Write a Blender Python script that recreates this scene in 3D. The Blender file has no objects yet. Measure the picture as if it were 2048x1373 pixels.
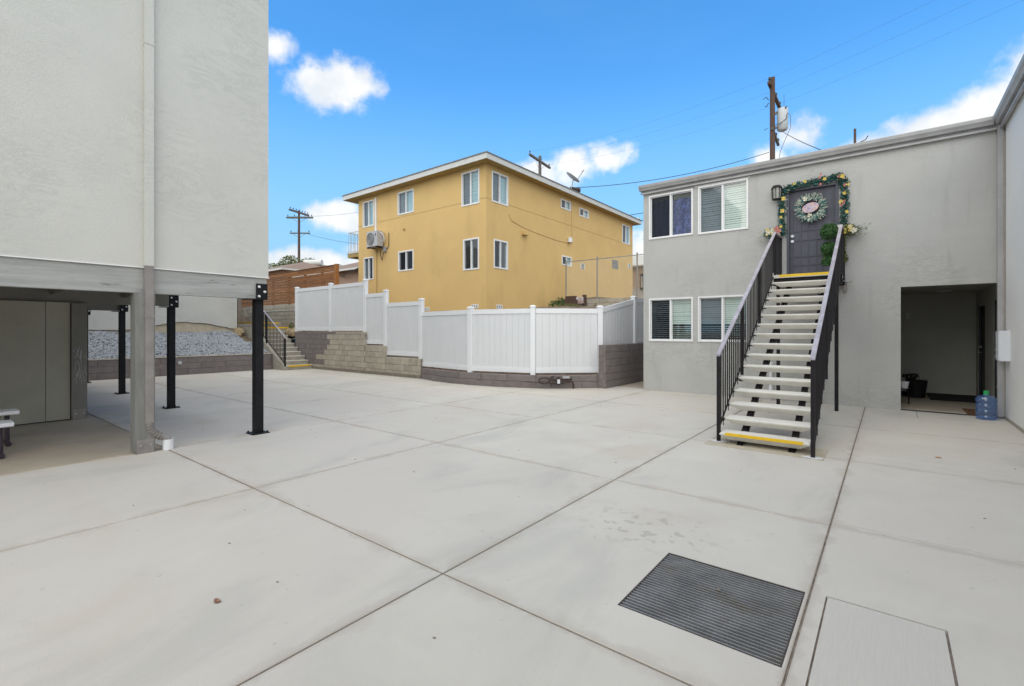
import bpy, math, random
from mathutils import Vector, noise as mnoise
R = math.radians
random.seed(7)
S = bpy.context.scene
COL = S.collection

# ------------------------------------------------------------------ camera
cam = bpy.data.objects.new('camera', bpy.data.cameras.new('camera'))
COL.objects.link(cam)
cam.location = (0, 0, 1.5)
cam.rotation_euler = (R(90), 0, R(38.2))
cam.data.sensor_width = 36
cam.data.lens = 955.47 / 2048 * 36
cam.data.shift_y = -24.5 / 2048
cam.data.clip_start = 0.05
cam.data.clip_end = 2000
S.camera = cam

# ------------------------------------------------------------------ light
SUN_EL, SUN_AZ = 58.0, 158.0      # azimuth clockwise from +Y
S.view_settings.view_transform = 'Standard'
S.view_settings.look = 'None'
S.view_settings.gamma = 1
S.view_settings.use_curve_mapping = False
S.view_settings.exposure = 1.10

w = bpy.data.worlds.new('World')
S.world = w
w.use_nodes = True
nt = w.node_tree
nt.nodes.clear()

def nd(t, kind, **kw):
    n = t.nodes.new(kind)
    for k, v in kw.items():
        setattr(n, k, v)
    return n

def mth(t, op, a, b=None, c=None, clamp=False):
    n = t.nodes.new('ShaderNodeMath')
    n.operation = op
    n.use_clamp = clamp
    for i, v in enumerate((a, b, c)):
        if v is None:
            continue
        if isinstance(v, (int, float)):
            n.inputs[i].default_value = v
        else:
            t.links.new(v, n.inputs[i])
    return n.outputs[0]

def mixc(t, fac, a, b, blend='MIX'):
    n = t.nodes.new('ShaderNodeMix')
    n.data_type = 'RGBA'
    n.blend_type = blend
    for i, v in ((0, fac), (6, a), (7, b)):
        if isinstance(v, (int, float)):
            n.inputs[i].default_value = v
        elif isinstance(v, tuple):
            n.inputs[i].default_value = (*v[:3], 1)
        else:
            t.links.new(v, n.inputs[i])
    return n.outputs[2]

def smooth(t, v, lo, hi, a=0.0, b=1.0):
    n = t.nodes.new('ShaderNodeMapRange')
    n.interpolation_type = 'SMOOTHSTEP'
    t.links.new(v, n.inputs[0])
    n.inputs[1].default_value = lo
    n.inputs[2].default_value = hi
    n.inputs[3].default_value = a
    n.inputs[4].default_value = b
    return n.outputs[0]

def noisen(t, vec, scale, detail=4, rough=.55, dist=0.0, sc3=None):
    if sc3:
        m = t.nodes.new('ShaderNodeMapping')
        m.inputs['Scale'].default_value = sc3
        t.links.new(vec, m.inputs[0])
        vec = m.outputs[0]
    n = t.nodes.new('ShaderNodeTexNoise')
    n.inputs['Scale'].default_value = scale
    n.inputs['Detail'].default_value = detail
    n.inputs['Roughness'].default_value = rough
    n.inputs['Distortion'].default_value = dist
    t.links.new(vec, n.inputs['Vector'])
    return n.outputs[0]

tc = nd(nt, 'ShaderNodeTexCoord')
vec = tc.outputs['Generated']
sky = nd(nt, 'ShaderNodeTexSky', sky_type='NISHITA')
sky.sun_disc = False
sky.sun_elevation = R(SUN_EL)
sky.sun_rotation = R(SUN_AZ)
sky.altitude = 0
sky.air_density = 1.0
sky.dust_density = 0.6
sky.ozone_density = 1.6
sep = nd(nt, 'ShaderNodeSeparateXYZ')
nt.links.new(vec, sep.inputs[0])
az = mth(nt, 'MULTIPLY', mth(nt, 'ARCTAN2', sep.outputs[0], sep.outputs[1]), 180 / math.pi)
el = mth(nt, 'MULTIPLY', mth(nt, 'ARCSINE', sep.outputs[2]), 180 / math.pi)
# fair-weather clouds: (azimuth, elevation, half-width, half-height) in degrees
CLOUDS = [(-59.6, 25.6, 5.2, 2.9), (-57.0, 26.2, 4.0, 2.2), (-64.5, 28.0, 2.6, 1.8), (-31.0, 19.0, 5.2, 2.7), (-27.2, 19.6, 3.8, 2.2), (-34.6, 18.4, 3.2, 2.3),
          (-58.5, 12.8, 3.4, 1.5), (-55.8, 11.9, 3.4, 1.1), (-7.0, 19.0, 2.7, 2.5), (-9.6, 17.6, 2.2, 1.7), (8.0, 18.0, 4.6, 2.5),
          (9.5, 21.0, 2.8, 2.0), (3.0, 17.4, 4.5, 1.9), (-1.5, 17.0, 3.8, 1.5), (-60.5, 7.6, 8.0, 1.3), (-54.5, 9.0, 3.2, 1.3),
          (-24, 8.5, 6, 3.2), (-74, 24, 5, 3), (-95, 30, 9, 5), (40, 25, 11, 6), (75, 18, 10, 5), (120, 32, 13, 7), (165, 22, 14, 6), (-150, 30, 12, 7), (-120, 18, 12, 5)]
acc = None
for a0, e0, sa, se in CLOUDS:
    dx = mth(nt, 'MULTIPLY', mth(nt, 'SUBTRACT', az, a0), 1 / sa)
    dy = mth(nt, 'MULTIPLY', mth(nt, 'SUBTRACT', el, e0), 1 / se)
    d2 = mth(nt, 'MULTIPLY_ADD', dx, dx, mth(nt, 'MULTIPLY', dy, dy))
    v = mth(nt, 'SUBTRACT', 1.0, mth(nt, 'SQRT', d2))
    acc = v if acc is None else mth(nt, 'MAXIMUM', acc, v)
n1 = noisen(nt, vec, 9, 7, .58)
n2 = noisen(nt, vec, 30, 4, .6)
dens = mth(nt, 'ADD', acc, mth(nt, 'MULTIPLY', mth(nt, 'SUBTRACT', n1, .5), 2.1))
dens = mth(nt, 'ADD', dens, mth(nt, 'MULTIPLY', mth(nt, 'SUBTRACT', n2, .5), .9))
# bright broken clouds added outside the view, as neutral fill light
gd = nd(nt, 'ShaderNodeVectorMath', operation='DOT_PRODUCT')
nt.links.new(vec, gd.inputs[0])
ga_, ge_ = R(-38), R(8)
gd.inputs[1].default_value = (math.sin(ga_) * math.cos(ge_), math.cos(ga_) * math.cos(ge_), math.sin(ge_))
ang = mth(nt, 'MULTIPLY', mth(nt, 'ARCCOSINE', gd.outputs['Value']), 180 / math.pi)
fill_clouds = mth(nt, 'ADD', smooth(nt, ang, 46, 66, -1.0, .34), mth(nt, 'MULTIPLY', mth(nt, 'SUBTRACT', noisen(nt, vec, 4.5, 7, .58), .5), 2.4))
dens = mth(nt, 'MAXIMUM', dens, fill_clouds)
mask = smooth(nt, dens, -.12, .62)
mask = mth(nt, 'MULTIPLY', mask, .93)
# thin high veil, stronger toward the horizon
veil = mth(nt, 'MULTIPLY', smooth(nt, noisen(nt, vec, 2.4, 5, .6, 0, (1, 1, 3.5)), .45, .75), .05)
hz = smooth(nt, el, 30, 4, 0.0, .9)
veil = mth(nt, 'ADD', veil, hz, clamp=True)
shade = smooth(nt, noisen(nt, vec, 14, 4, .5), .38, .62)
ccol = mixc(nt, shade, (2.75, 2.85, 2.95), (3.40, 3.35, 3.22))
skyc = mixc(nt, 1.0, sky.outputs[0], (0.28, 0.68, 0.92), 'MULTIPLY')
c1 = mixc(nt, veil, skyc, (1.15, 1.98, 2.65))
c2 = mixc(nt, mask, c1, ccol)
bg = nd(nt, 'ShaderNodeBackground')
bg.inputs[1].default_value = 0.15
nt.links.new(c2, bg.inputs[0])
wo = nd(nt, 'ShaderNodeOutputWorld')
nt.links.new(bg.outputs[0], wo.inputs[0])

sl = bpy.data.lights.new('sun', 'SUN')
sl.energy = 1.5
sl.angle = R(110)
sl.color = (1.0, .915, .74)
so = bpy.data.objects.new('sun', sl)
COL.objects.link(so)
a, e = R(SUN_AZ), R(SUN_EL)
so.rotation_euler = Vector((math.sin(a) * math.cos(e), math.cos(a) * math.cos(e), math.sin(e))).to_track_quat('Z', 'Y').to_euler()
so.location = (0, -10, 30)

# ------------------------------------------------------------------ mesh helpers
class MB:
    def __init__(s):
        s.v, s.f, s.mi = [], [], []
        s.m = 0
    def add(s, vs, fs):
        o = len(s.v)
        s.v += [tuple(p) for p in vs]
        for f in fs:
            s.f.append(tuple(i + o for i in f))
            s.mi.append(s.m)
        return s
    def box(s, x0, x1, y0, y1, z0, z1):
        if x0 > x1: x0, x1 = x1, x0
        if y0 > y1: y0, y1 = y1, y0
        if z0 > z1: z0, z1 = z1, z0
        return s.add([(x0, y0, z0), (x1, y0, z0), (x1, y1, z0), (x0, y1, z0), (x0, y0, z1), (x1, y0, z1), (x1, y1, z1), (x0, y1, z1)],
                     [(3, 2, 1, 0), (4, 5, 6, 7), (0, 1, 5, 4), (1, 2, 6, 5), (2, 3, 7, 6), (3, 0, 4, 7)])
    def tube(s, pts, r, n=8, cap=True, sq=False):
        pts = [Vector(p) for p in pts]
        rs = r if isinstance(r, (list, tuple)) else [r] * len(pts)
        o = len(s.v)
        prev = None
        vs = []
        for i, p in enumerate(pts):
            t = (pts[min(i + 1, len(pts) - 1)] - pts[max(i - 1, 0)]).normalized()
            if prev is None:
                u = t.cross(Vector((0, 0, 1)))
                if u.length < .1:
                    u = Vector((1, 0, 0))
            else:
                u = prev - t * prev.dot(t)
            u.normalize()
            prev = u
            b = t.cross(u)
            for k in range(n):
                a_ = 2 * math.pi * (k + (.5 if sq else 0)) / n
                q = rs[i] * (1.4142 if sq else 1)
                vs.append(p + u * math.cos(a_) * q + b * math.sin(a_) * q)
        fs = []
        for i in range(len(pts) - 1):
            for k in range(n):
                k2 = (k + 1) % n
                fs.append((i * n + k, (i + 1) * n + k, (i + 1) * n + k2, i * n + k2))
        if cap:
            fs.append(tuple(range(n)))
            fs.append(tuple((len(pts) - 1) * n + k for k in reversed(range(n))))
        return s.add(vs, fs)
    def lathe(s, prof, c=(0, 0, 0), n=20):
        vs = []
        for r, z in prof:
            for k in range(n):
                a_ = 2 * math.pi * k / n
                vs.append((c[0] + r * math.cos(a_), c[1] + r * math.sin(a_), c[2] + z))
        fs = []
        for i in range(len(prof) - 1):
            for k in range(n):
                k2 = (k + 1) % n
                fs.append((i * n + k, i * n + k2, (i + 1) * n + k2, (i + 1) * n + k))
        return s.add(vs, fs)
    def prism(s, poly, fn, w0, w1):
        """extrude the 2-D polygon poly, fn(a, b, w) -> point, from w0 to w1"""
        n = len(poly)
        vs = [fn(p[0], p[1], w0) for p in poly] + [fn(p[0], p[1], w1) for p in poly]
        fs = [tuple(range(n)), tuple(reversed(range(n, 2 * n)))] + [(i, i + n, (i + 1) % n + n, (i + 1) % n) for i in range(n)]
        return s.add(vs, fs)

def tagp(o, label=None, cat=None, group=None, kind=None):
    if label: o['label'] = label
    if cat: o['category'] = cat
    if group: o['group'] = group
    if kind: o['kind'] = kind
    return o

def obj(name, mb, m, parent=None, smooth_=False, kind=None, label=None):
    me = bpy.data.meshes.new(name)
    me.from_pydata(mb.v, [], mb.f)
    ms = m if isinstance(m, (list, tuple)) else [m]
    for q in ms:
        me.materials.append(q)
    if len(ms) > 1:
        me.polygons.foreach_set('material_index', mb.mi)
    me.update()
    import bmesh
    bm = bmesh.new()
    bm.from_mesh(me)
    bmesh.ops.recalc_face_normals(bm, faces=bm.faces)
    bm.to_mesh(me)
    bm.free()
    if smooth_:
        me.polygons.foreach_set('use_smooth', [True] * len(me.polygons))
        me.set_sharp_from_angle(angle=R(38))
    o = bpy.data.objects.new(name, me)
    COL.objects.link(o)
    if parent:
        o.parent = parent
        o.matrix_parent_inverse = parent_inv(parent)
    if kind: o['kind'] = kind
    if label: o['label'] = label
    return o

def parent_inv(p):
    m = MATS.get(p.name)
    return m.inverted() if m is not None else (p.matrix_basis.inverted())
MATS = {}

def thing(name, label, cat, loc=(0, 0, 0), group=None):
    o = bpy.data.objects.new(name, None)
    o.empty_display_size = .2
    o.location = loc
    COL.objects.link(o)
    from mathutils import Matrix
    MATS[o.name] = Matrix.Translation(loc)
    return tagp(o, label, cat, group)

def struct(name, mb, m, sm=False):
    return tagp(obj(name, mb, m, None, sm), kind='structure')

MY = lambda pos: (lambda u, w_, z: (u, pos - w_, z))      # wall facing -Y at y = pos
MX = lambda pos: (lambda u, w_, z: (pos + w_, u, z))      # wall facing +X at x = pos
MXN = lambda pos: (lambda u, w_, z: (pos - w_, u, z))     # wall facing -X

def mbox(mb, M, u0, u1, w0, w1, z0, z1):
    p, q = M(u0, w0, z0), M(u1, w1, z1)
    return mb.box(p[0], q[0], p[1], q[1], p[2], q[2])

def wall(mb, M, u0, u1, z0, z1, holes=(), depth=.15):
    us = sorted({u0, u1, *[h[0] for h in holes], *[h[1] for h in holes]})
    zs = sorted({z0, z1, *[h[2] for h in holes], *[h[3] for h in holes]})
    for i in range(len(us) - 1):
        for j in range(len(zs) - 1):
            um, zm = (us[i] + us[i + 1]) / 2, (zs[j] + zs[j + 1]) / 2
            if any(h[0] < um < h[1] and h[2] < zm < h[3] for h in holes):
                continue
            for w_ in (0, -depth):
                mb.add([M(us[i], w_, zs[j]), M(us[i + 1], w_, zs[j]), M(us[i + 1], w_, zs[j + 1]), M(us[i], w_, zs[j + 1])], [(0, 1, 2, 3)])
    for a_, b_, c_, d_ in list(holes) + [(u0, u1, z0, z1)]:
        for p, q in (((a_, c_), (b_, c_)), ((b_, c_), (b_, d_)), ((b_, d_), (a_, d_)), ((a_, d_), (a_, c_))):
            mb.add([M(p[0], 0, p[1]), M(q[0], 0, q[1]), M(q[0], -depth, q[1]), M(p[0], -depth, p[1])], [(0, 1, 2, 3)])
    return mb

# ------------------------------------------------------------------ materials
def mat(name, col, rough=.7, metal=0.0, var=.06, scale=4.0, bump=0.0, bscale=60.0, sc3=None, dirt=None, rnd=0.0, spec=.5, extra=None):
    m = bpy.data.materials.new(name)
    m.use_nodes = True
    t = m.node_tree
    b = t.nodes['Principled BSDF']
    b.inputs['Roughness'].default_value = rough
    b.inputs['Metallic'].default_value = metal
    b.inputs['Specular IOR Level'].default_value = spec
    g = nd(t, 'ShaderNodeNewGeometry')
    pos = g.outputs['Position']
    c = tuple(col)
    lo, hi = tuple(x * (1 - var) for x in c), tuple(min(x * (1 + var), 1) for x in c)
    n = noisen(t, pos, scale, 5, .6, 0, sc3)
    out = mixc(t, smooth(t, n, .3, .7), lo, hi)
    if rnd:
        oi = nd(t, 'ShaderNodeObjectInfo')
        k = mth(t, 'MULTIPLY_ADD', oi.outputs['Random'], 2 * rnd, 1 - rnd)
        cc = nd(t, 'ShaderNodeCombineColor')
        for i in range(3):
            t.links.new(k, cc.inputs[i])
        out = mixc(t, 1.0, out, cc.outputs[0], 'MULTIPLY')
    if dirt:   # (colour, scale, lo, hi, strength, sc3)
        dn = noisen(t, pos, dirt[1], 6, .65, .4, dirt[5] if len(dirt) > 5 else None)
        out = mixc(t, mth(t, 'MULTIPLY', smooth(t, dn, dirt[2], dirt[3]), dirt[4]), out, dirt[0])
    if extra:
        out = extra(t, pos, out)
    t.links.new(out, b.inputs['Base Color'])
    if bump:
        bn = noisen(t, pos, bscale, 3, .6)
        bp = nd(t, 'ShaderNodeBump')
        bp.inputs['Strength'].default_value = bump
        bp.inputs['Distance'].default_value = .01
        t.links.new(bn, bp.inputs['Height'])
        t.links.new(bp.outputs[0], b.inputs['Normal'])
    return m

def trowel(sc=1.0, strength=.35, colr=(.30, .30, .28)):
    def f(t, pos, out):
        m = nd(t, 'ShaderNodeMapping')
        m.inputs['Rotation'].default_value = (R(-34), R(25), R(20))
        m.inputs['Scale'].default_value = (sc * 1.0, sc * 1.2, sc * 3.6)
        t.links.new(pos, m.inputs[0])
        n = noisen(t, m.outputs[0], 1.3, 8, .68, 1.6)
        k = mth(t, 'ABSOLUTE', mth(t, 'SUBTRACT', n, .5))
        band = smooth(t, k, .05, 0.0)
        patch = smooth(t, noisen(t, pos, .8, 3, .5), .42, .66)
        big = smooth(t, noisen(t, pos, .45, 4, .6, .5), .35, .7)
        out = mixc(t, mth(t, 'MULTIPLY', big, strength * .35), out, colr)
        return mixc(t, mth(t, 'MULTIPLY', mth(t, 'MULTIPLY', band, patch), strength), out, colr)
    return f

def concrete_extra(tan=.8):
    def f(t, pos, out):
        big = smooth(t, noisen(t, pos, .28, 5, .6, .6), .38, .62)
        out = mixc(t, mth(t, 'MULTIPLY', big, tan), out, (.50, .455, .405))
        gr = smooth(t, noisen(t, pos, .9, 6, .65, .8, (1, .45, 1)), .50, .68)
        out = mixc(t, mth(t, 'MULTIPLY', gr, .42), out, (.37, .36, .325))
        rust = smooth(t, noisen(t, pos, .55, 5, .6, 1.0, (.5, 1, 1)), .56, .70)
        out = mixc(t, mth(t, 'MULTIPLY', rust, .34), out, (.45, .36, .28))
        # spotted spill beside the drain
        sx = nd(t, 'ShaderNodeSeparateXYZ')
        t.links.new(pos, sx.inputs[0])
        dx = mth(t, 'ADD', sx.outputs[0], 1.45)
        dy = mth(t, 'SUBTRACT', sx.outputs[1], 3.5)
        d = mth(t, 'SQRT', mth(t, 'ADD', mth(t, 'MULTIPLY', dx, dx), mth(t, 'MULTIPLY', mth(t, 'MULTIPLY', dy, dy), 2.2)))
        near = smooth(t, d, .75, .25)
        sp = smooth(t, noisen(t, pos, 11, 2, .5), .56, .62)
        out = mixc(t, mth(t, 'MULTIPLY', mth(t, 'MULTIPLY', near, sp), .55), out, (.33, .30, .26))
        # dirt gathered along the joints, uneven
        jd = None
        for axis, vals in ((0, (-.35, -2.165, -4.75, -7.22, -9.7, -12.2)), (1, (-.3, 2.06, 4.42, 6.74, 9.12))):
            for v_ in vals:
                a_ = mth(t, 'ABSOLUTE', mth(t, 'SUBTRACT', sx.outputs[axis], v_))
                jd = a_ if jd is None else mth(t, 'MINIMUM', jd, a_)
        jn = noisen(t, pos, 3.0, 5, .65)
        reach = mth(t, 'MULTIPLY', smooth(t, jn, .35, .75), .16)
        jm = mth(t, 'SUBTRACT', 1.0, mth(t, 'DIVIDE', jd, mth(t, 'ADD', reach, .004), clamp=True), clamp=True)
        out = mixc(t, mth(t, 'MULTIPLY', jm, .38), out, (.30, .24, .19))
        # faint broom marks and wandering hairline cracks
        cr = mth(t, 'ABSOLUTE', mth(t, 'SUBTRACT', noisen(t, pos, .55, 9, .62, .8), .5))
        crm = mth(t, 'MULTIPLY', smooth(t, cr, .0022, .0), smooth(t, noisen(t, pos, .33, 2, .5), .56, .66))
        out = mixc(t, mth(t, 'MULTIPLY', crm, .5), out, (.28, .25, .21))
        spots = smooth(t, noisen(t, pos, 17, 2, .4), .735, .76)
        out = mixc(t, mth(t, 'MULTIPLY', spots, .28), out, (.20, .17, .14))
        fine = smooth(t, noisen(t, pos, 260, 2, .5), .3, .7, .95, 1.05)
        cc = nd(t, 'ShaderNodeCombineColor')
        for i in range(3):
            t.links.new(fine, cc.inputs[i])
        return mixc(t, 1.0, out, cc.outputs[0], 'MULTIPLY')
    return f

M = {}
M['concrete'] = mat('concrete', (.52, .488, .43), .82, var=.04, scale=1.5, bump=.12, bscale=90, rnd=.025, extra=concrete_extra())
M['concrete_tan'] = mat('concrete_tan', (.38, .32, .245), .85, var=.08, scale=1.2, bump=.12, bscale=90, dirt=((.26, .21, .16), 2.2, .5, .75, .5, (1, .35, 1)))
M['plate'] = mat('plate', (.49, .46, .415), .85, var=.04, scale=3, bump=.35, bscale=8, sc3=(60, 1.5, 1))
M['pad'] = mat('pad', (.42, .37, .28), .9, var=.12, scale=9, bump=.4, bscale=70)
M['joint'] = mat('joint', (.20, .16, .13), .95, var=.35, scale=14)
M['soil'] = mat('soil', (.16, .12, .08), .95, var=.3, scale=3, bump=.6, bscale=20)
M['white_stucco'] = mat('white_stucco', (.585, .575, .53), .88, var=.03, scale=1.2, bump=.35, bscale=45, extra=trowel(1, .5, (.45, .45, .425)))
M['grey_stucco'] = mat('grey_stucco', (.475, .463, .437), .88, var=.05, scale=.9, bump=.5, bscale=38, dirt=((.33, .32, .29), 1.6, .52, .72, .42, (2.6, 2.6, .35)), extra=trowel(1.4, .5, (.33, .325, .305)))
M['grey_smooth_lit'] = mat('grey_smooth_lit', (.79, .77, .73), .85, var=.03, scale=.7, bump=.25, bscale=60, dirt=((.30, .29, .27), 1.2, .62, .8, .35))  # same grey paint, lightened to make up for weak light on the right wall
M['beam'] = mat('beam', (.36, .36, .345), .75, var=.12, scale=2.2, sc3=(4, .7, 9), bump=.6, bscale=12, dirt=((.14, .14, .13), 3.0, .60, .70, .75, (2, 1, 7)))
M['post'] = mat('post', (.20, .20, .185), .75, var=.12, scale=3, sc3=(5, 5, .8), bump=.4, bscale=20, dirt=((.14, .13, .12), 5, .62, .72, .6))
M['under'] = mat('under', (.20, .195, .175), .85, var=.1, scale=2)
M['ply'] = mat('ply', (.37, .355, .30), .85, var=.06, scale=2, bump=.25, bscale=30, dirt=((.24, .22, .16), 2.5, .6, .78, .6))
M['metal_brown'] = mat('metal_brown', (.26, .235, .22), .5, var=.12, scale=6)
M['metal_grey'] = mat('metal_grey', (.33, .335, .345), .45, var=.08, scale=5, spec=.5)
M['gutter'] = mat('gutter', (.40, .39, .385), .42, var=.1, scale=3)
M['black'] = mat('black', (.012, .012, .014), .55, var=.2, scale=6, spec=.2)
M['iron'] = mat('iron', (.017, .014, .016), .55, var=.25, scale=9, spec=.22)
M['rail_top_sheen'] = mat('rail_top_sheen', (.36, .33, .36), .38, var=.2, scale=5)  # sky reflection on the dark rail, put into its base colour
M['bolt'] = mat('bolt', (.75, .75, .75), .4, var=.05)
M['chain'] = mat('chain', (.75, .70, .58), .6)
M['galv'] = mat('galv', (.42, .43, .44), .45, metal=.6, var=.15, scale=8)
M['grate'] = mat('grate', (.25, .245, .24), .5, metal=.25, var=.2, scale=5, dirt=((.20, .17, .13), 4, .5, .7, .6))
M['pit'] = mat('pit', (.012, .013, .018), .8, var=.4, scale=7)
M['vinyl'] = mat('vinyl', (.83, .83, .84), .45, var=.015, scale=2)
M['vinyl_b'] = mat('vinyl_board', (.73, .73, .74), .5, var=.015, scale=2)
M['trim'] = mat('trim', (.80, .79, .78), .5, var=.03, scale=5)
M['yellow'] = mat('yellow', (.685, .46, .185), .9, var=.035, scale=.8, bump=.4, bscale=40, dirt=((.50, .33, .13), .9, .5, .8, .4, (1, 1, .4)))
M['eave'] = mat('eave', (.60, .59, .56), .6, var=.05, scale=4)
M['roofgrey'] = mat('roofgrey', (.20, .20, .195), .8, var=.15, scale=6)
M['soffit'] = mat('soffit', (.40, .28, .10), .9, var=.08, scale=2)
M['nosing'] = mat('nosing', (.80, .50, .012), .5, var=.06, scale=12)
M['tread'] = mat('tread', (.64, .61, .55), .75, var=.06, scale=4, bump=.25, bscale=80, dirt=((.36, .33, .28), 7, .58, .75, .5))
M['step'] = mat('step', (.36, .325, .27), .85, var=.12, scale=5, bump=.3, bscale=60)
M['block'] = mat('block', (.43, .385, .31), .92, var=.10, scale=6, bump=.6, bscale=70, rnd=.11, dirt=((.42, .39, .34), 2.2, .60, .75, .5, (1, 1, .5)))
M['block_p'] = mat('block_painted', (.20, .172, .165), .85, var=.10, scale=5, bump=.3, bscale=50, rnd=.02, dirt=((.31, .27, .21), 1.8, .60, .74, .5, (1, 1, 1.6)))
M['mortar'] = mat('mortar', (.23, .20, .16), .95, var=.2, scale=12)
M['mortar_p'] = mat('mortar_p', (.185, .158, .15), .95, var=.2, scale=12)
M['gravel'] = mat('gravel', (.33, .345, .37), .85, var=.45, scale=30)
M['wood'] = mat('wood', (.29, .115, .028), .6, var=.25, scale=3, sc3=(.8, 3, 14), rnd=.22)
M['pole'] = mat('pole', (.10, .06, .045), .85, var=.3, scale=5, sc3=(6, 6, .6))
M['poleg'] = mat('poleg', (.13, .12, .11), .85, var=.3, scale=5, sc3=(6, 6, .6))
M['wire'] = mat('wire', (.035, .04, .05), .6)
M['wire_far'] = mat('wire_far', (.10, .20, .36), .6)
M['xfmr'] = mat('xfmr', (.52, .54, .55), .45, var=.04)
M['roof_tan'] = mat('roof_tan', (.23, .155, .115), .9, var=.15, scale=8, sc3=(1, 1, 6))
M['wall_tan'] = mat('wall_tan', (.42, .28, .20), .9, var=.06)
M['wall_peach'] = mat('wall_peach', (.50, .33, .23), .9, var=.08, scale=2)
M['door'] = mat('door', (.07, .07, .092), .45, var=.08, scale=6)
M['door_dark'] = mat('door_dark', (.008, .009, .012), .5)
M['alcove'] = mat('alcove', (.46, .45, .40), .9, var=.05, scale=2)
M['blind'] = mat('blind', (.80, .84, .80), .6, var=.03)
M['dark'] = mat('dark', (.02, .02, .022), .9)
M['cloth_dark'] = mat('cloth_dark', (.085, .08, .12), .95, var=.25, scale=30)
def blue_cloth(t, pos, out):
    n = smooth(t, noisen(t, pos, 14, 6, .7, 1.5, (1, 1, .7)), .40, .62)
    return mixc(t, n, (.03, .035, .12), (.16, .20, .55))
M['cloth_blue'] = mat('cloth_blue', (.04, .05, .15), .9, extra=blue_cloth)
M['leaf'] = mat('leaf', (.045, .12, .028), .55, var=.5, scale=22)
M['leaf_dark'] = mat('leaf_dark', (.012, .022, .010), .7, var=.5, scale=22)
M['leaf_teal'] = mat('leaf_teal', (.022, .12, .115), .5, var=.5, scale=25)
M['leaf_olive'] = mat('leaf_olive', (.12, .14, .035), .6, var=.5, scale=22)
M['leaf_silver'] = mat('leaf_silver', (.42, .44, .36), .6, var=.3, scale=25)
M['petal_y'] = mat('petal_y', (.74, .56, .12), .6, var=.2, scale=25)
M['petal_w'] = mat('petal_w', (.70, .66, .52), .6, var=.1, scale=25)
M['petal_p'] = mat('petal_p', (.50, .20, .17), .6, var=.3, scale=25)
def plaque(t, pos, out):
    n = smooth(t, noisen(t, pos, 16, 4, .6, 1.2), .42, .58)
    n_ = smooth(t, noisen(t, pos, 23, 4, .6, 2), .5, .6)
    return mixc(t, n_, mixc(t, n, (.30, .26, .42), (.62, .36, .28)), (.62, .60, .66))
M['plaque'] = mat('plaque', (.5, .35, .35), .5, extra=plaque)
M['green_cap'] = mat('green_cap', (.02, .36, .10), .4)
M['plastic_w'] = mat('plastic_w', (.72, .73, .76), .4, var=.02)
M['plastic_g'] = mat('plastic_g', (.50, .50, .52), .5, var=.03)
M['tube_dark'] = mat('tube_dark', (.035, .026, .038), .4, var=.15)
M['pvc'] = mat('pvc', (.78, .78, .80), .35, var=.02)
M['mat_brown'] = mat('mat_brown', (.13, .06, .025), .95, var=.2, scale=40)
M['mat_black'] = mat('mat_black', (.012, .012, .012), .95)
M['ac'] = mat('ac', (.46, .46, .47), .5, var=.04)
M['ac_grille'] = mat('ac_grille', (.20, .20, .20), .6)
M['rust'] = mat('rust', (.055, .036, .03), .7, var=.4, scale=30)
M['signw'] = mat('signw', (.75, .68, .64), .7, var=.08, scale=20)
M['signr'] = mat('signr', (.35, .05, .05), .7, var=.2)
M['signk'] = mat('signk', (.12, .08, .07), .7, var=.2)
M['leaf_dry'] = mat('leaf_dry', (.24, .12, .075), .8, var=.3, scale=60)
M['rock'] = mat('rock', (.36, .27, .16), .95, var=.3, scale=9, bump=.8, bscale=25)
M['lampglass'] = mat('lampglass', (.34, .34, .30), .25, var=.15, scale=25)
M['copper'] = mat('copper', (.30, .19, .06), .7)

def glass(name, tint, gl):
    m = bpy.data.materials.new(name)
    m.use_nodes = True
    t = m.node_tree
    t.nodes.clear()
    o = nd(t, 'ShaderNodeOutputMaterial')
    tr = nd(t, 'ShaderNodeBsdfTransparent')
    tr.inputs[0].default_value = (*tint, 1)
    g = nd(t, 'ShaderNodeBsdfGlossy')
    g.inputs['Roughness'].default_value = .04
    fr = nd(t, 'ShaderNodeFresnel')
    fr.inputs[0].default_value = 1.5
    gb_ = nd(t, 'ShaderNodeNewGeometry')
    front = mth(t, 'SUBTRACT', 1.0, gb_.outputs['Backfacing'])
    k = mth(t, 'MULTIPLY', mth(t, 'ADD', mth(t, 'MULTIPLY', fr.outputs[0], 1.3), gl, clamp=True), front)
    mx = nd(t, 'ShaderNodeMixShader')
    t.links.new(k, mx.inputs[0])
    t.links.new(tr.outputs[0], mx.inputs[1])
    t.links.new(g.outputs[0], mx.inputs[2])
    t.links.new(mx.outputs[0], o.inputs[0])
    return m
M['glass'] = glass('glass', (.91, .945, .935), .10)
M['glass_screen'] = glass('glass_screen', (.68, .71, .74), .03)
M['bottle'] = glass('bottle_plastic', (.50, .68, .92), .12)
_t = M['bottle'].node_tree
_mx = [n for n in _t.nodes if n.type == 'MIX_SHADER'][0]
_df = nd(_t, 'ShaderNodeBsdfTranslucent')
_df.inputs[0].default_value = (.22, .40, .75, 1)
_dd = nd(_t, 'ShaderNodeBsdfDiffuse')
_dd.inputs[0].default_value = (.22, .40, .75, 1)
_m1 = nd(_t, 'ShaderNodeMixShader')
_m1.inputs[0].default_value = .5
_t.links.new(_df.outputs[0], _m1.inputs[1]); _t.links.new(_dd.outputs[0], _m1.inputs[2])
_m2 = nd(_t, 'ShaderNodeMixShader')
_m2.inputs[0].default_value = .28
_t.links.new(_mx.outputs[0], _m2.inputs[1]); _t.links.new(_m1.outputs[0], _m2.inputs[2])
_t.links.new(_m2.outputs[0], [n for n in _t.nodes if n.type == 'OUTPUT_MATERIAL'][0].inputs[0])
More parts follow.
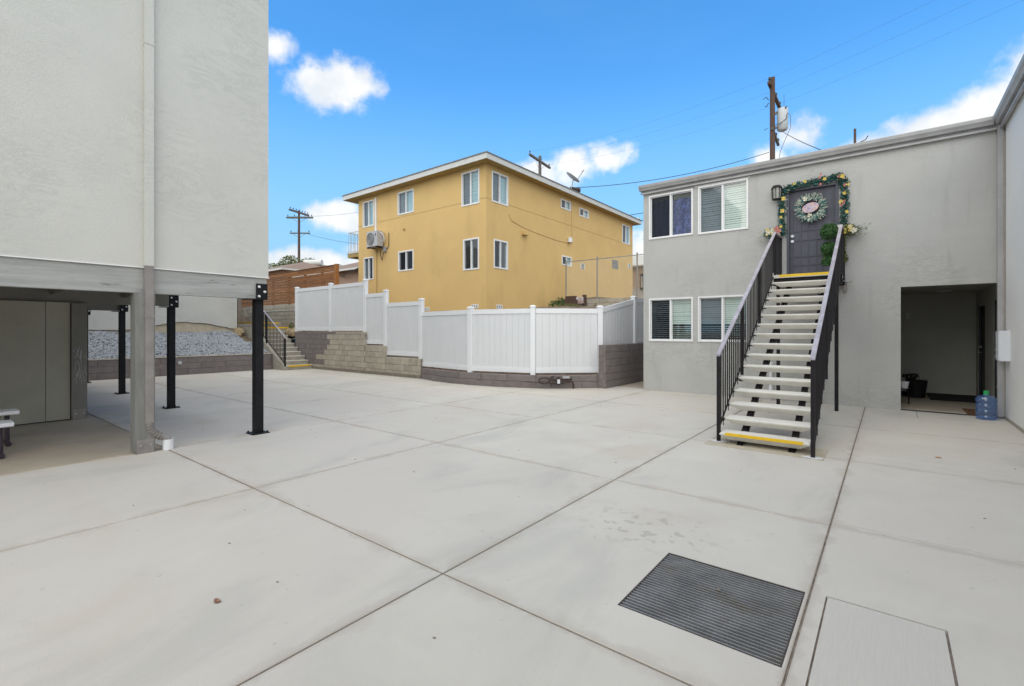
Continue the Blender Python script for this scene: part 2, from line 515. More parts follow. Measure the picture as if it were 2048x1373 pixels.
M['glass_teal'] = glass('glass_teal', (.80, .90, .93), .12)

def window(parent, Mp, u0, u1, z0, z1, content=('blind', 'blind'), fw=.05, name='window', clear='glass', screen=(True, False), pitch=.05):
    """white sliding window: outer frame, two sashes with their own pane, and what hangs behind them"""
    mb = MB()
    um = (u0 + u1) / 2
    for a_, b_, c_, d_ in ((u0, u0 + fw, z0, z1), (u1 - fw, u1, z0, z1), (u0 + fw, u1 - fw, z0, z0 + fw), (u0 + fw, u1 - fw, z1 - fw, z1)):
        mbox(mb, Mp, a_, b_, -.12, .022, c_, d_)
    mbox(mb, Mp, um - fw * .42, um + fw * .42, -.11, .006, z0 + fw, z1 - fw)
    fr = obj(name, mb, M['trim'], parent)
    for s_, (a_, b_) in enumerate(((u0 + fw, um - fw * .42), (um + fw * .42, u1 - fw))):
        mb = MB()
        r_ = .018 if fw < .06 else .008
        for c in ((a_, a_ + r_, z0 + fw, z1 - fw), (b_ - r_, b_, z0 + fw, z1 - fw), (a_ + r_, b_ - r_, z0 + fw, z0 + fw + r_), (a_ + r_, b_ - r_, z1 - fw - r_, z1 - fw)):
            mbox(mb, Mp, c[0], c[1], -.07, -.03, c[2], c[3])
        obj('sash', mb, M['trim'], fr)
        mb = MB()
        mbox(mb, Mp, a_ + r_, b_ - r_, -.055, -.049, z0 + fw + r_, z1 - fw - r_)
        obj('pane', mb, M['glass_screen' if screen[s_] else clear], fr)
        ct = content[s_]
        if ct in ('blind', 'open', 'half'):
            mb = MB()
            z = z1 - fw - .02
            i = 0
            while z > z0 + fw:
                opened = ct == 'open' or (ct == 'half' and z < z0 + (z1 - z0) * .38)
                th, dp = (.010, .022) if opened else (pitch * .90, .006)
                dz = random.uniform(-.003, .003)
                p = [(-.100 - dp, z + dz), (-.100, z + dz - (0 if opened else .004)), (-.094, z + dz - th), (-.098 - dp, z + dz - th)]
                if not (ct == 'half' and abs(z - (z0 + (z1 - z0) * .40)) < pitch * .6):
                    mb.prism(p, lambda w_, zz, u: Mp(u, w_, zz), a_ + .004, b_ - .004)
                z -= pitch
                i += 1
            obj('blind', mb, M['blind'], fr)
        elif ct in ('cloth_dark', 'cloth_blue'):
            mb = MB()
            n = 14
            vs, fs = [], []
            zt = z1 - fw - .10
            for k in range(n + 1):
                u = a_ + (b_ - a_) * k / n
                w_ = -.14 - .015 * math.sin(k * 1.9)
                vs += [Mp(u, w_, z0 + fw), Mp(u, w_, zt - .02 * abs(math.sin(k * .7)))]
            for k in range(n):
                fs.append((2 * k, 2 * k + 2, 2 * k + 3, 2 * k + 1))
            mb.add(vs, fs)
            obj('curtain', mb, M[ct], fr)
            mb = MB()
            mbox(mb, Mp, a_, b_, -.20, -.19, z0 + fw, z1 - fw)
            obj('backing', mb, M['ply'], fr)
        elif ct == 'drape':
            mb = MB()
            vs, fs = [], []
            n = 16
            for k in range(n + 1):
                u = a_ + (b_ - a_) * k / n
                w_ = -.12 - .02 * math.sin(k * 1.7)
                vs += [Mp(u, w_, z0 + fw), Mp(u, w_, z1 - fw)]
            for k in range(n):
                fs.append((2 * k, 2 * k + 2, 2 * k + 3, 2 * k + 1))
            mb.add(vs, fs)
            obj('curtain', mb, M['blind'], fr)
    return fr

# =================================================================== GROUND
def quads(mb, xs, ys, z, skip=()):
    for i in range(len(xs) - 1):
        for j in range(len(ys) - 1):
            if (i, j) in skip:
                continue
            mb.add([(xs[i], ys[j], z), (xs[i + 1], ys[j], z), (xs[i + 1], ys[j + 1], z), (xs[i], ys[j + 1], z)], [(0, 1, 2, 3)])
    return mb

struct('ground', MB().add([(-400, -400, -.30), (400, -400, -.30), (400, 400, -.30), (-400, 400, -.30)], [(0, 1, 2, 3)]), M['soil'])
PIT = (-1.165, -.372, 2.412, 3.198)
PLT = (-.275, .235, 1.4, 3.225)
struct('joint_filler', quads(MB(), [-19.2, PIT[0], PIT[1], 1.6], [-7, PIT[2], PIT[3], 22], -.011, {(1, 1)}), M['joint'])
yard = tagp(thing('yard', None, None), kind='structure')

def slab(x0, x1, y0, y1, m=None, hole=None, g=.006, g2=None):
    gx = g
    mb = MB()
    X0, X1, Y0, Y1 = x0 + gx, x1 - gx, y0 + g, y1 - g
    c = .006
    xs, ys = [X0 + c, X1 - c], [Y0 + c, Y1 - c]
    sk = set()
    if hole:
        hx0, hx1, hy0, hy1 = hole
        xs = [X0 + c, hx0, hx1, X1 - c]
        ys = [Y0 + c, hy0, hy1, Y1 - c]
        sk = {(1, 1)}
        for p, q in (((hx0, hy0), (hx1, hy0)), ((hx1, hy0), (hx1, hy1)), ((hx1, hy1), (hx0, hy1)), ((hx0, hy1), (hx0, hy0))):
            mb.add([(*p, 0), (*q, 0), (*q, -.1), (*p, -.1)], [(0, 1, 2, 3)])
    quads(mb, xs, ys, 0, sk)
    o_ = [(X0, Y0), (X1, Y0), (X1, Y1), (X0, Y1)]
    i_ = [(X0 + c, Y0 + c), (X1 - c, Y0 + c), (X1 - c, Y1 - c), (X0 + c, Y1 - c)]
    for k in range(4):
        k2 = (k + 1) % 4
        mb.add([(*i_[k], 0), (*i_[k2], 0), (*o_[k2], -.004), (*o_[k], -.004)], [(0, 1, 2, 3)])
        mb.add([(*o_[k], -.004), (*o_[k2], -.004), (*o_[k2], -.1), (*o_[k], -.1)], [(0, 1, 2, 3)])
    return obj('concrete_slab', mb, m or M['concrete'], yard)

XS = [-19.1, -14.5, -12.2, -9.7, -7.22, -4.75, -2.165, -.35]
YS = [-7, -2.7, -.3, 2.06, 4.42, 6.74, 9.12, 11.9]
for i in range(len(XS) - 1):
    for j in range(len(YS) - 1):
        x0, x1, y0, y1 = XS[i], XS[i + 1], YS[j], YS[j + 1]
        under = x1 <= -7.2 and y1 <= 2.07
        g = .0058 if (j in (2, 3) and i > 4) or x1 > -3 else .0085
        if under and i >= 3:
            g = .005
        hole = PIT if (i == 6 and j == 3) else None
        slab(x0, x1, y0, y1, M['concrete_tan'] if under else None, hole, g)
slab(-.35, 1.59, -7, -1.5)
slab(-.35, 1.59, -1.5, 4.5, None, PLT)
slab(-.35, 1.59, 4.5, 7.13, g=.006)
slab(-.35, 1.59, 7.13, 10.75, g=.005)
slab(-.35, .41, 10.75, 11.9, g=.004)
slab(.41, 1.59, 10.75, 11.9, g=.003)
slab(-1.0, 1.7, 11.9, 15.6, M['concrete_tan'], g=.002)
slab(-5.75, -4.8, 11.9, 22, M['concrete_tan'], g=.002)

# drain with its grate
dr = thing('drain_grate', 'square steel drain grate of close parallel bars set flush in the concrete yard', 'drain grate', (-.77, 2.8, 0))
mb = MB()
mb.add([(PIT[0], PIT[2], -.22), (PIT[1], PIT[2], -.22), (PIT[1], PIT[3], -.22), (PIT[0], PIT[3], -.22)], [(0, 1, 2, 3)])
for p, q in (((0, 2), (1, 2)), ((1, 2), (1, 3)), ((1, 3), (0, 3)), ((0, 3), (0, 2))):
    mb.add([(PIT[p[0]], PIT[p[1]], -.1), (PIT[q[0]], PIT[q[1]], -.1), (PIT[q[0]], PIT[q[1]], -.22), (PIT[p[0]], PIT[p[1]], -.22)], [(0, 1, 2, 3)])
obj('pit', mb, M['pit'], dr)
mb = MB()
e_ = .002
f_ = .008
mb.box(PIT[0] + e_, PIT[1] - e_, PIT[2] + e_, PIT[2] + f_, -.05, -.002)
mb.box(PIT[0] + e_, PIT[1] - e_, PIT[3] - f_, PIT[3] - e_, -.05, -.002)
mb.box(PIT[0] + e_, PIT[0] + f_, PIT[2] + f_, PIT[3] - f_, -.05, -.002)
mb.box(PIT[1] - f_, PIT[1] - e_, PIT[2] + f_, PIT[3] - f_, -.05, -.002)
obj('frame', mb, M['rust'], dr)
nb = 27
bar = None
for k in range(nb):
    y = PIT[2] + .022 + (PIT[3] - PIT[2] - .044) * k / (nb - 1)
    if bar is None:
        bar = obj('bar', MB().box(PIT[0] + f_, PIT[1] - f_, y - .0042, y + .0042, -.026, -.003), M['grate'], dr)
        y_first = y
    else:
        b2 = bar.copy(); COL.objects.link(b2); b2.parent = dr; b2.matrix_parent_inverse = parent_inv(dr)
        b2.location = (0, y - y_first, random.uniform(-.0008, .0008))
mb = MB()
for k in range(7):
    x = PIT[0] + .08 + k * (PIT[1] - PIT[0] - .16) / 6
    mb.box(x - .003, x + .003, PIT[2] + f_, PIT[3] - f_, -.045, -.0265)
obj('cross_bars', mb, M['pit'], dr)

mb = MB().box(PLT[0] + .009, PLT[1] - .011, PLT[2] + .014, PLT[3] - .008, -.1, -.002)
cv = tagp(obj('cover_slab', mb, M['plate']), 'pale brushed concrete cover slab beside the drain grate, framed by a dark gap', 'cover slab')

# ------------------------------------------------------------------ terrain behind the retaining walls
CURVE = [(-11.5, 10.0), (-11.0, 9.86), (-10.4, 9.72), (-9.7, 9.66), (-8.93, 9.69), (-8.2, 9.82), (-7.55, 10.03), (-7.0, 10.32), (-6.45, 10.78), (-6.1, 11.12), (-5.86, 11.40)]
def yfront(x):
    if x <= -11.5: return 10.1
    for (a, b), (c, d) in zip(CURVE, CURVE[1:]):
        if a <= x <= c:
            return b + (d - b) * (x - a) / (c - a) + .12
    return 11.6
def sst(t): t = max(0, min(1, t)); return t * t * (3 - 2 * t)
def hh(x, y):
    base = 1.44 if x < -14.45 else (.97 if x < -13.3 else (.60 if x < -11.52 else .28))
    if x > -6.6: base = .28 + sst((x + 6.6) / .5) * sst((y - 11.35) / .6) * .75
    z = base + (2.35 - base) * sst((y - yfront(x) - .25) / 4.0)
    z += .45 * sst((y - 15) / 5) if x < -12.9 else (-.35 * sst((y - 14) / 3) if y < 20.15 else .75)
    if x > -6.35: z = min(z, 1.07)
    return z + .03 * mnoise.noise(Vector((x * 1.3, y * 1.3, 0)))
def grid(xs, ys, h):
    mb = MB()
    nx, ny = len(xs), len(ys)
    vs = [(x, yy, h(x, yy)) for x in xs for yy in ys]
    mb.add(vs, [(i * ny + j, (i + 1) * ny + j, (i + 1) * ny + j + 1, i * ny + j + 1) for i in range(nx - 1) for j in range(ny - 1)])
    return mb
xs = [-19.3 + .15 * k for k in range(91)]
mb = MB()
nx = len(xs)
T = [0, .12, .3, .6, 1, 1.5, 2, 2.6, 3.2, 4, 5, 6.5, 8, 9, 9.9, 10.25, 12, 16, 22, 40]
vs = []
for x in xs:
    y0 = yfront(x) - .02
    for t_ in T:
        vs.append((x, y0 + t_, hh(x, y0 + t_)))
ny = len(T)
mb.add(vs, [(i * ny + j, (i + 1) * ny + j, (i + 1) * ny + j + 1, i * ny + j + 1) for i in range(nx - 1) for j in range(ny - 1)])
struct('hillside', mb, M['soil'], True)
# ground further back and to the west
def hw(x, y):
    return 1.2 + 1.2 * sst((y - 10.3) / 2.2) * sst((-x - 19) / 4) + .8 * sst((y - 14) / 8) + 2.6 * sst((-x - 26) / 22)
struct('terrain', grid([-19.3 - k * 1.5 for k in range(60)], [10.9 + k * 2.0 for k in range(45)], hw), M['soil'], True)

# ------------------------------------------------------------------ block walls
UNIT = {}
def unit_block(m):
    if m.name not in UNIT:
        c = .012
        mb = MB()
        # bevelled unit block: 1 x 1 x 1 centred, outer face at -Y
        p = [(-.5, -.5, -.5), (.5, -.5, -.5), (.5, .5, -.5), (-.5, .5, -.5), (-.5, -.5, .5), (.5, -.5, .5), (.5, .5, .5), (-.5, .5, .5)]
        mb.box(-.5, .5, -.45, .5, -.5, .5)
        mb.add([(-.5, -.45, -.5), (.5, -.45, -.5), (.5, -.45, .5), (-.5, -.45, .5), (-.48, -.5, -.46), (.48, -.5, -.46), (.48, -.5, .46), (-.48, -.5, .46)],
               [(4, 5, 6, 7), (0, 1, 5, 4), (1, 2, 6, 5), (2, 3, 7, 6), (3, 0, 4, 7)])
        me = bpy.data.meshes.new('block')
        me.from_pydata(mb.v, [], mb.f)
        me.materials.append(m)
        UNIT[m.name] = me
    return UNIT[m.name]

def blocks(parent, pts, ztop, zbot=0.0, thick=.2, course=.195, bl=.40, side=1, pick=None, m=M['block'], mort=M['mortar'], jt=.009):
    """courses of blocks along the polyline pts (outer face on the line, body to its left times side); ztop(s) height by arc length"""
    P = [Vector((*p, 0)) for p in pts]
    L = [0]
    for a, b in zip(P, P[1:]):
        L.append(L[-1] + (b - a).length)
    tot = L[-1]
    def at(s):
        s = max(0, min(tot, s))
        for i in range(len(P) - 1):
            if s <= L[i + 1] + 1e-9:
                t_ = (s - L[i]) / (L[i + 1] - L[i])
                d = (P[i + 1] - P[i]).normalized()
                return P[i].lerp(P[i + 1], t_), d
        return P[-1], (P[-1] - P[-2]).normalized()
    mbm = MB()
    N = max(2, int(tot / .2))
    for k in range(N):
        s0, s1 = tot * k / N, tot * (k + 1) / N
        p, d = at(s0); q, d2 = at(s1)
        n = Vector((-d.y, d.x, 0)) * side; n2 = Vector((-d2.y, d2.x, 0)) * side
        zt = min(ztop(s0 + .01), ztop(s1 - .01)) - .012
        i_ = .016
        a, b = p + n * i_, q + n2 * i_
        c, e = q + n2 * (thick - i_), p + n * (thick - i_)
        mbm.add([(a.x, a.y, zbot), (b.x, b.y, zbot), (c.x, c.y, zbot), (e.x, e.y, zbot), (a.x, a.y, zt), (b.x, b.y, zt), (c.x, c.y, zt), (e.x, e.y, zt)],
                [(4, 5, 6, 7), (0, 1, 5, 4), (1, 2, 6, 5), (2, 3, 7, 6), (3, 0, 4, 7)])
    obj('mortar', mbm, mort, parent)
    j = 0
    while True:
        z0 = zbot + j * course
        s = -(bl / 2 if j % 2 else 0) + .0001
        any_ = False
        while s < tot - .03:
            a, b = max(0, s), min(tot, s + bl)
            # cut at steps of the top line
            mid = (a + b) / 2
            za, zb = ztop(a + .02), ztop(b - .02)
            segs = [(a, b)]
            if abs(za - zb) > .1:
                lo, hi = a, b
                for _ in range(20):
                    mm = (lo + hi) / 2
                    if abs(ztop(mm) - za) < .05: lo = mm
                    else: hi = mm
                segs = [(a, lo), (lo, b)]
            for a, b in segs:
                mid = (a + b) / 2
                zt = ztop(mid)
                z1 = min(z0 + course, zt)
                if z1 - z0 < .04 or b - a < .05:
                    continue
                if zt - z1 < .05: z1 = zt
                any_ = True
                p, d = at(mid)
                n = Vector((-d.y, d.x, 0)) * side
                mm_ = pick(p, (z0 + z1) / 2) if pick else m
                o = bpy.data.objects.new('block', unit_block(mm_))
                COL.objects.link(o)
                o.parent = parent
                o.matrix_parent_inverse = parent_inv(parent)
                th = thick - random.uniform(0, .004)
                c = p + n * (thick / 2)
                o.location = (c.x, c.y, (z0 + z1) / 2)
                ang = math.atan2(d.y, d.x)
                o.rotation_euler = (0, 0, ang if side > 0 else ang + math.pi)
                o.scale = (b - a - jt, th, z1 - z0 - jt)
            s += bl
        if not any_:
            break
        j += 1

bw = thing('block_wall', 'tall stepped grey concrete block wall under the upper white fence, right of the concrete steps', 'retaining wall', (-14.6, 10.0, 0))
def zt1(s):
    x = -19.3 + s
    return 1.46 if x < -14.45 else (.99 if x < -13.32 else .62)
def pk(p, z):
    return M['block_p'] if p.x < -16.55 - .75 * (z < .9) + .25 * math.sin(z * 23) and z > .1 else M['block']
blocks(bw, [(-19.3, 10.0), (-11.52, 10.0)], zt1, pick=pk, thick=.2)
mb = MB()
mb.box(-17.9, -11.5, 9.968, 9.998, 0, .10)
obj('footing', mb, M['mortar'], bw)

lw = thing('curved_wall', 'low curved purplish brown block wall carrying the white fence in the middle of the yard', 'retaining wall', (-8.5, 9.8, 0))
blocks(lw, CURVE, lambda s: .335, pick=lambda p, z: M['block_p'], thick=.2, course=.168, bl=.8, mort=M['mortar_p'], jt=.004)
rw = thing('side_wall', 'purplish brown painted block wall with bare end, facing the gap beside the grey building', 'retaining wall', (-5.75, 12, 0))
blocks(rw, [(-5.75, 11.22), (-5.75, 19)], lambda s: 1.13, side=1, pick=lambda p, z: M['block'] if p.y < 11.4 else M['block_p'], course=.188, bl=.8, mort=M['mortar_p'], jt=.004)
gw = thing('gravel_wall', 'long low purplish painted block wall holding the bluish gravel bed, behind the black posts', 'retaining wall', (-18.85, 4, 0))
blocks(gw, [(-18.85, -2), (-18.85, 8.84)], lambda s: .60, pick=lambda p, z: M['block_p'], course=.2, bl=.8, mort=M['mortar_p'], jt=.004, side=1)
obj('coping', MB().box(-19.06, -18.835, -2, 8.86, .603, .632), M['block'], gw)
mb = MB().tube([(-18.86, 5.75, .42), (-18.80, 5.75, .42)], .06, 14)
obj('drain_outlet', mb, M['plastic_g'], gw)

# gravel bed
def hg(x, y):
    return .60 + (-19.0 - x) * .335 + .05 * mnoise.noise(Vector((x * 1.1, y * 1.1, 3)))
struct('gravel_bed_soil', grid([-19.04 - k * .25 for k in range(12)], [-2 + k * .5 for k in range(23)], lambda x, y: hg(x, y) - .03), M['soil'])
mb = MB()
for _ in range(17000):
    x = random.uniform(-21.6, -19.06); y = random.uniform(1.5, 8.86)
    if x < -20.4 and y > 8.5: continue
    s_ = random.uniform(.022, .05)
    z = hg(x, y) - .01 + random.uniform(0, .02)
    a_ = random.uniform(0, 6.28)
    ca, sa = math.cos(a_), math.sin(a_)
    tl = random.uniform(-.5, .5)
    p = []
    for (u, v, ww) in ((-1, -.6, 0), (1, -.7, .1), (.9, .7, -.1), (-.8, .8, 0), (.1, .05, .85)):
        u *= random.uniform(.7, 1.1)
        p.append((x + (u * ca - v * sa) * s_, y + (u * sa + v * ca) * s_, z + (ww + u * tl) * s_ * .8))
    mb.add(p, [(0, 1, 4), (1, 2, 4), (2, 3, 4), (3, 0, 4)])
tagp(obj('gravel', mb, M['gravel']), 'bluish grey crushed gravel on the slope above the low wall', 'gravel', kind='stuff')

# =================================================================== LEFT RAISED BUILDING
LB = thing('raised_building', 'white stucco building on the left, raised over the yard on wooden and black steel posts', 'building', (-12, 0, 0))
XF, YE = -7.2, 3.325
mb = MB()
mb.box(-18.6, XF, -9, YE, 2.285, 9.0)
obj('wall', mb, M['white_stucco'], LB)
obj('drip_edge', MB().box(XF - .06, XF + .012, -9, YE + .01, 2.272, 2.284), M['trim'], LB)
# edge beam (weathered, grey) and inner girders
obj('edge_beam', MB().box(XF - .13, XF - .012, -9, 3.30, 1.965, 2.27), M['beam'], LB)
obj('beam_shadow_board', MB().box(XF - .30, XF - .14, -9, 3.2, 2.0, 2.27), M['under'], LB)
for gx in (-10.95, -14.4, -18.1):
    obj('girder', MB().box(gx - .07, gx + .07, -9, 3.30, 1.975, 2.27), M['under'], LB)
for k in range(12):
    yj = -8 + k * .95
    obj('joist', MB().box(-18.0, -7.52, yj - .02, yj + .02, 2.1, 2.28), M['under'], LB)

def wood_post(x, y, dark=False):
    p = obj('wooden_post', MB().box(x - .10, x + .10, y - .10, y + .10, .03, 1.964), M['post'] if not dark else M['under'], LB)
    obj('post_shoe', MB().box(x - .108, x + .108, y - .085, y + .085, 0.0, .17), M['metal_brown'], p)
    for dy in (-.05, .05):
        obj('bolt', MB().tube([(x + .108, y + dy, .10), (x + .122, y + dy, .10)], .014, 8), M['galv'], p)
    return p
wood_post(-7.245, 1.82)
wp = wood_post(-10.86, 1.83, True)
mb = MB()
for k in range(26):
    z = random.uniform(.75, 1.25); y = random.uniform(1.77, 1.90)
    dz, dy = random.uniform(.05, .22), random.uniform(-.05, .06)
    mb.tube([(-10.7585, y, z), (-10.7585, y + dy * .6, z - dz * .5), (-10.7585, y + dy, z - dz)], .0022, 4)
obj('scratches', mb, M['plastic_g'], wp)

def steel_post(x, y):
    p = obj('steel_post', MB().box(x - .056, x + .056, y - .056, y + .056, .012, 1.950), M['black'], LB)
    mb = MB().box(x - .12, x + .12, y - .12, y + .12, 0.001, .012)
    for a_, b_ in ((-1, -1), (1, -1), (1, 1), (-1, 1)):
        mb.tube([(x + a_ * .095, y + b_ * .095, .012), (x + a_ * .095, y + b_ * .095, .036)], .013, 6)
    obj('base_plate', mb, M['black'], p)
    xf = x + .075
    mb = MB().box(x - .11, x + .11, y - .18, y + .09, 1.951, 1.963).box(x + .066, xf, y - .055, y + .105, 1.964, 2.185)
    obj('cap_bracket', mb, M['black'], p)
    for dy, z in ((-.015, 2.14), (.065, 2.07), (-.015, 2.0)):
        obj('bolt', MB().tube([(xf, y + dy, z), (xf + .02, y + dy, z)], [.020, .014], 10), M['bolt'], p)
for x in (-7.26, -10.95, -14.35, -18.1):
    steel_post(x, 3.20)
# end grain splinters at the beam end
mb = MB()
for k in range(12):
    z = 1.975 + k * .022
    mb.box(XF - .12, XF - .02, 3.301, 3.301 + random.uniform(.004, .014), z, z + .015)
obj('split_beam_end', mb, M['ply'], LB)
# storage walls under the building
for k in range(8):
    y1 = 1.72 - (0 if k == 0 else .30 + (k - 1) * 1.22)
    y0 = 1.42 - k * 1.22
    obj('panel', MB().box(-10.86, -10.80, y0 + .004, y1 - .004, .02, 1.974), M['ply'], LB)
obj('sill_plate', MB().box(-10.85, -10.815, -8, 1.72, 0.001, .02), M['dark'], LB)
obj('store_room', MB().box(-17.9, -10.87, -8, 1.0, .002, 1.97), M['ply'], LB)
# downspout
mb = MB()
y0, y1 = 1.815, 1.905
mb.box(XF + .003, XF + .068, y0, y1, 2.30, 9.0)
ds = obj('downspout', mb, M['white_stucco'], LB)
mb = MB().box(XF + .003, XF + .068, y0 + .002, y1 - .002, .36, 2.30)
obj('lower_pipe', mb, M['metal_brown'], ds)
obj('pipe_coupling', MB().box(XF - .002, XF + .074, y0 - .004, y1 + .004, 1.66, 1.70), M['metal_brown'], ds)
obj('pipe_sleeve', MB().box(XF - .002, XF + .073, y0 - .003, y1 + .003, 5.02, 5.06), M['white_stucco'], ds)
mb = MB()
n = 15
for k in range(n):
    t0, t1 = k / n, (k + .9) / n
    def el_(t_):
        a_ = t_ * R(72)
        yy = 1.86 + .17 * (1 - math.cos(a_)) * 1.25
        zz = .36 - .20 * math.sin(a_)
        return Vector((XF + .036, yy, zz))
    p, q = el_(t0), el_(t1)
    r_ = .050 if k % 2 else .038
    mb.tube([p, q], [r_, r_ * .97], 10)
mb.tube([el_(.96), el_(.96) + Vector((0, .07, -.045))], .043, 10)
obj('elbow', mb, M['metal_brown'], ds, True)
mb = MB().lathe([(.050, 0), (.058, 0), (.058, .13), (.047, .13), (.047, .0)], (-7.16, 2.06, .001), 20)
tagp(obj('pipe_stub', mb, M['pvc'], None, True), 'short white plastic pipe standing in the concrete under the downspout elbow', 'pipe')

# =================================================================== GREY BUILDING (L-shaped)
GB = thing('apartment_building', 'two-storey L-shaped grey stucco apartment building with white sliding windows and dark open entry', 'building', (0, 12, 0))
YW, XL, XR = 11.65, -4.90, 1.57
WN = [(-4.75, -3.66, 3.80, 4.90), (-3.54, -2.45, 3.78, 4.91), (-4.75, -3.66, 1.24, 2.31), (-3.54, -2.45, 1.24, 2.31)]
DOOR = (-1.70, -.78, 2.60, 4.51)
ENT = (.19, 1.50, 0, 2.33)
mb = wall(MB(), MY(YW), XL, XR, 0, 5.0, [*WN, DOOR, ENT], .16)
obj('front_wall', mb, M['grey_stucco'], GB)
mb = wall(MB(), MXN(XL), YW + .161, 19, 0, 5.0, [], .15)
mb.box(XL, XR + .2, 18.8, 19, 0, 5.0)
obj('side_wall_panel', mb, M['grey_stucco'], GB)
mb = wall(MB(), MXN(XR), -8, YW - .001, 0, 5.06, [], .2)
obj('right_wall', mb, M['grey_smooth_lit'], GB)
mb = MB()
mb.box(XL - .02, XR, YW + .01, 19, 5.03, 5.12)
mb.box(XR + .005, 9, -8, 19, 5.125, 5.20)
obj('roof', mb, M['roofgrey'], GB)
obj('service_mast', MB().tube([(-.87, 17.1, 5.125), (-.87, 17.1, 6.55)], .03, 8), M['metal_grey'], GB)
obj('plinth_stain', MB().box(XR - .012, XR - .002, -8, YW - .1, 0, .05), M['step'], GB)
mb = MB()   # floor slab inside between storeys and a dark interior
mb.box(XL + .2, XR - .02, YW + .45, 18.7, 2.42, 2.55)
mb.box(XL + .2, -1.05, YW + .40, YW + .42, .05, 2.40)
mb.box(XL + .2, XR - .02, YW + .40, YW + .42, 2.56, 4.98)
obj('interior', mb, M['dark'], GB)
# alcove
mb = MB()
AL = -.9
def q4(mb, a, b, c, d): mb.add([a, b, c, d], [(0, 1, 2, 3)])
q4(mb, (AL, 15.3, 0), (1.6, 15.3, 0), (1.6, 15.3, 2.42), (AL, 15.3, 2.42))
q4(mb, (AL, YW + .16, 0), (AL, 15.3, 0), (AL, 15.3, 2.42), (AL, YW + .16, 2.42))
q4(mb, (AL, YW + .16, 2.40), (1.6, YW + .16, 2.40), (1.6, 15.3, 2.40), (AL, 15.3, 2.40))
obj('entry_wall', wall(mb, MXN(1.6), YW + .162, 15.3, 0, 2.42, [(11.95, 12.93, 0, 2.08), (14.01, 14.95, 0, 2.04)], .12), M['alcove'], GB)
for k, (a_, b_, zt) in enumerate(((11.95, 12.93, 2.08), (14.01, 14.95, 2.04))):
    d_ = obj('unit_door', MB().box(1.64, 1.69, a_ + .04, b_ - .04, .01, zt - .03), M['door_dark'], GB)
    obj('door_frame', MB().box(1.605, 1.64, a_ + .001, a_ + .04, 0, zt - .001).box(1.605, 1.64, b_ - .04, b_ - .001, 0, zt - .001).box(1.605, 1.64, a_ + .04, b_ - .04, zt - .03, zt - .001), M['door_dark'], d_)
    yh = b_ - .13
    mb = MB().tube([(1.64, yh, 1.02), (1.585, yh, 1.02)], .012, 8).tube([(1.585, yh, 1.02), (1.58, yh - .11, 1.02)], .011, 8)
    mb.tube([(1.64, yh, 1.14), (1.60, yh, 1.14)], [.030, .026], 12)
    obj('handle', mb, M['galv'], d_, True)
mb = MB().lathe([(0, -.035), (.10, -.03), (.14, -.012), (.14, 0)], (.98, 14.3, 2.398), 20)
obj('ceiling_light', mb, M['plastic_w'], GB, True)
npl = obj('unit_number_plate', MB().box(.36, .42, 15.285, 15.297, 1.82, 1.92), M['plastic_w'], GB)
mb = MB()   # figure 4
for a_, b_ in (((.405, 1.90), (.405, 1.835)), ((.405, 1.90), (.372, 1.862)), ((.372, 1.862), (.413, 1.862))):
    mb.tube([(a_[0], 15.283, a_[1]), (b_[0], 15.283, b_[1])], .004, 5)
obj('numeral', mb, M['black'], npl)
npl = obj('unit_number_plate', MB().box(1.36, 1.42, 15.285, 15.297, 1.82, 1.92), M['alcove'], GB)
mb = MB().tube([(1.37, 15.283, 1.90), (1.41, 15.283, 1.90)], .004, 5).tube([(1.41, 15.283, 1.90), (1.385, 15.283, 1.84)], .004, 5)
obj('numeral', mb, M['metal_grey'], npl)

cont = [('cloth_dark', 'cloth_blue'), ('blind', 'blind'), ('open', 'half'), ('half', 'half')]
for h_, ct in zip(WN, cont):
    window(GB, MY(YW), *h_, content=ct, fw=.035)
# stucco patch line above second window
obj('patch_trim', MB().box(-3.62, -2.42, YW - .008, YW - .001, 4.915, 4.94), M['trim'], GB)

# gutters
def gutter_prof(mb, fn, a, b, z=5.17):
    prof = [(0, z - .015), (.115, z), (.125, z - .012), (.122, z - .045), (.095, z - .085), (.065, z - .125), (0, z - .125), (0, z - .115), (.06, z - .115), (.10, z - .05), (.112, z - .02), (0, z - .03)]
    prof = [(0, z - .13), (.07, z - .13), (.088, z - .095), (.115, z - .06), (.122, z - .015), (.122, z), (.108, z), (.105, z - .03), (0, z - .03)]
    return mb.prism(prof, fn, a, b)
mb = gutter_prof(MB(), lambda w_, z, u: (u, YW - .035 - w_, z), XL - .07, XR - .14)
obj('gutter', mb, M['gutter'], GB)
mb = gutter_prof(MB(), lambda w_, z, u: (XR - .035 - w_, u, z), -8, YW - .02)
obj('gutter', mb, M['gutter'], GB)
mb = MB().box(XL - .05, XR - .04, YW - .034, YW - .002, 4.99, 5.16).box(XL - .05, XR - .1, YW - .075, YW - .035, 4.955, 4.985)
obj('fascia', mb, M['gutter'], GB)
mb = MB().box(XR - .034, XR - .002, -8, YW - .04, 4.99, 5.16).box(XR - .075, XR - .035, -8, YW - .08, 4.955, 4.985)
obj('fascia', mb, M['gutter'], GB)
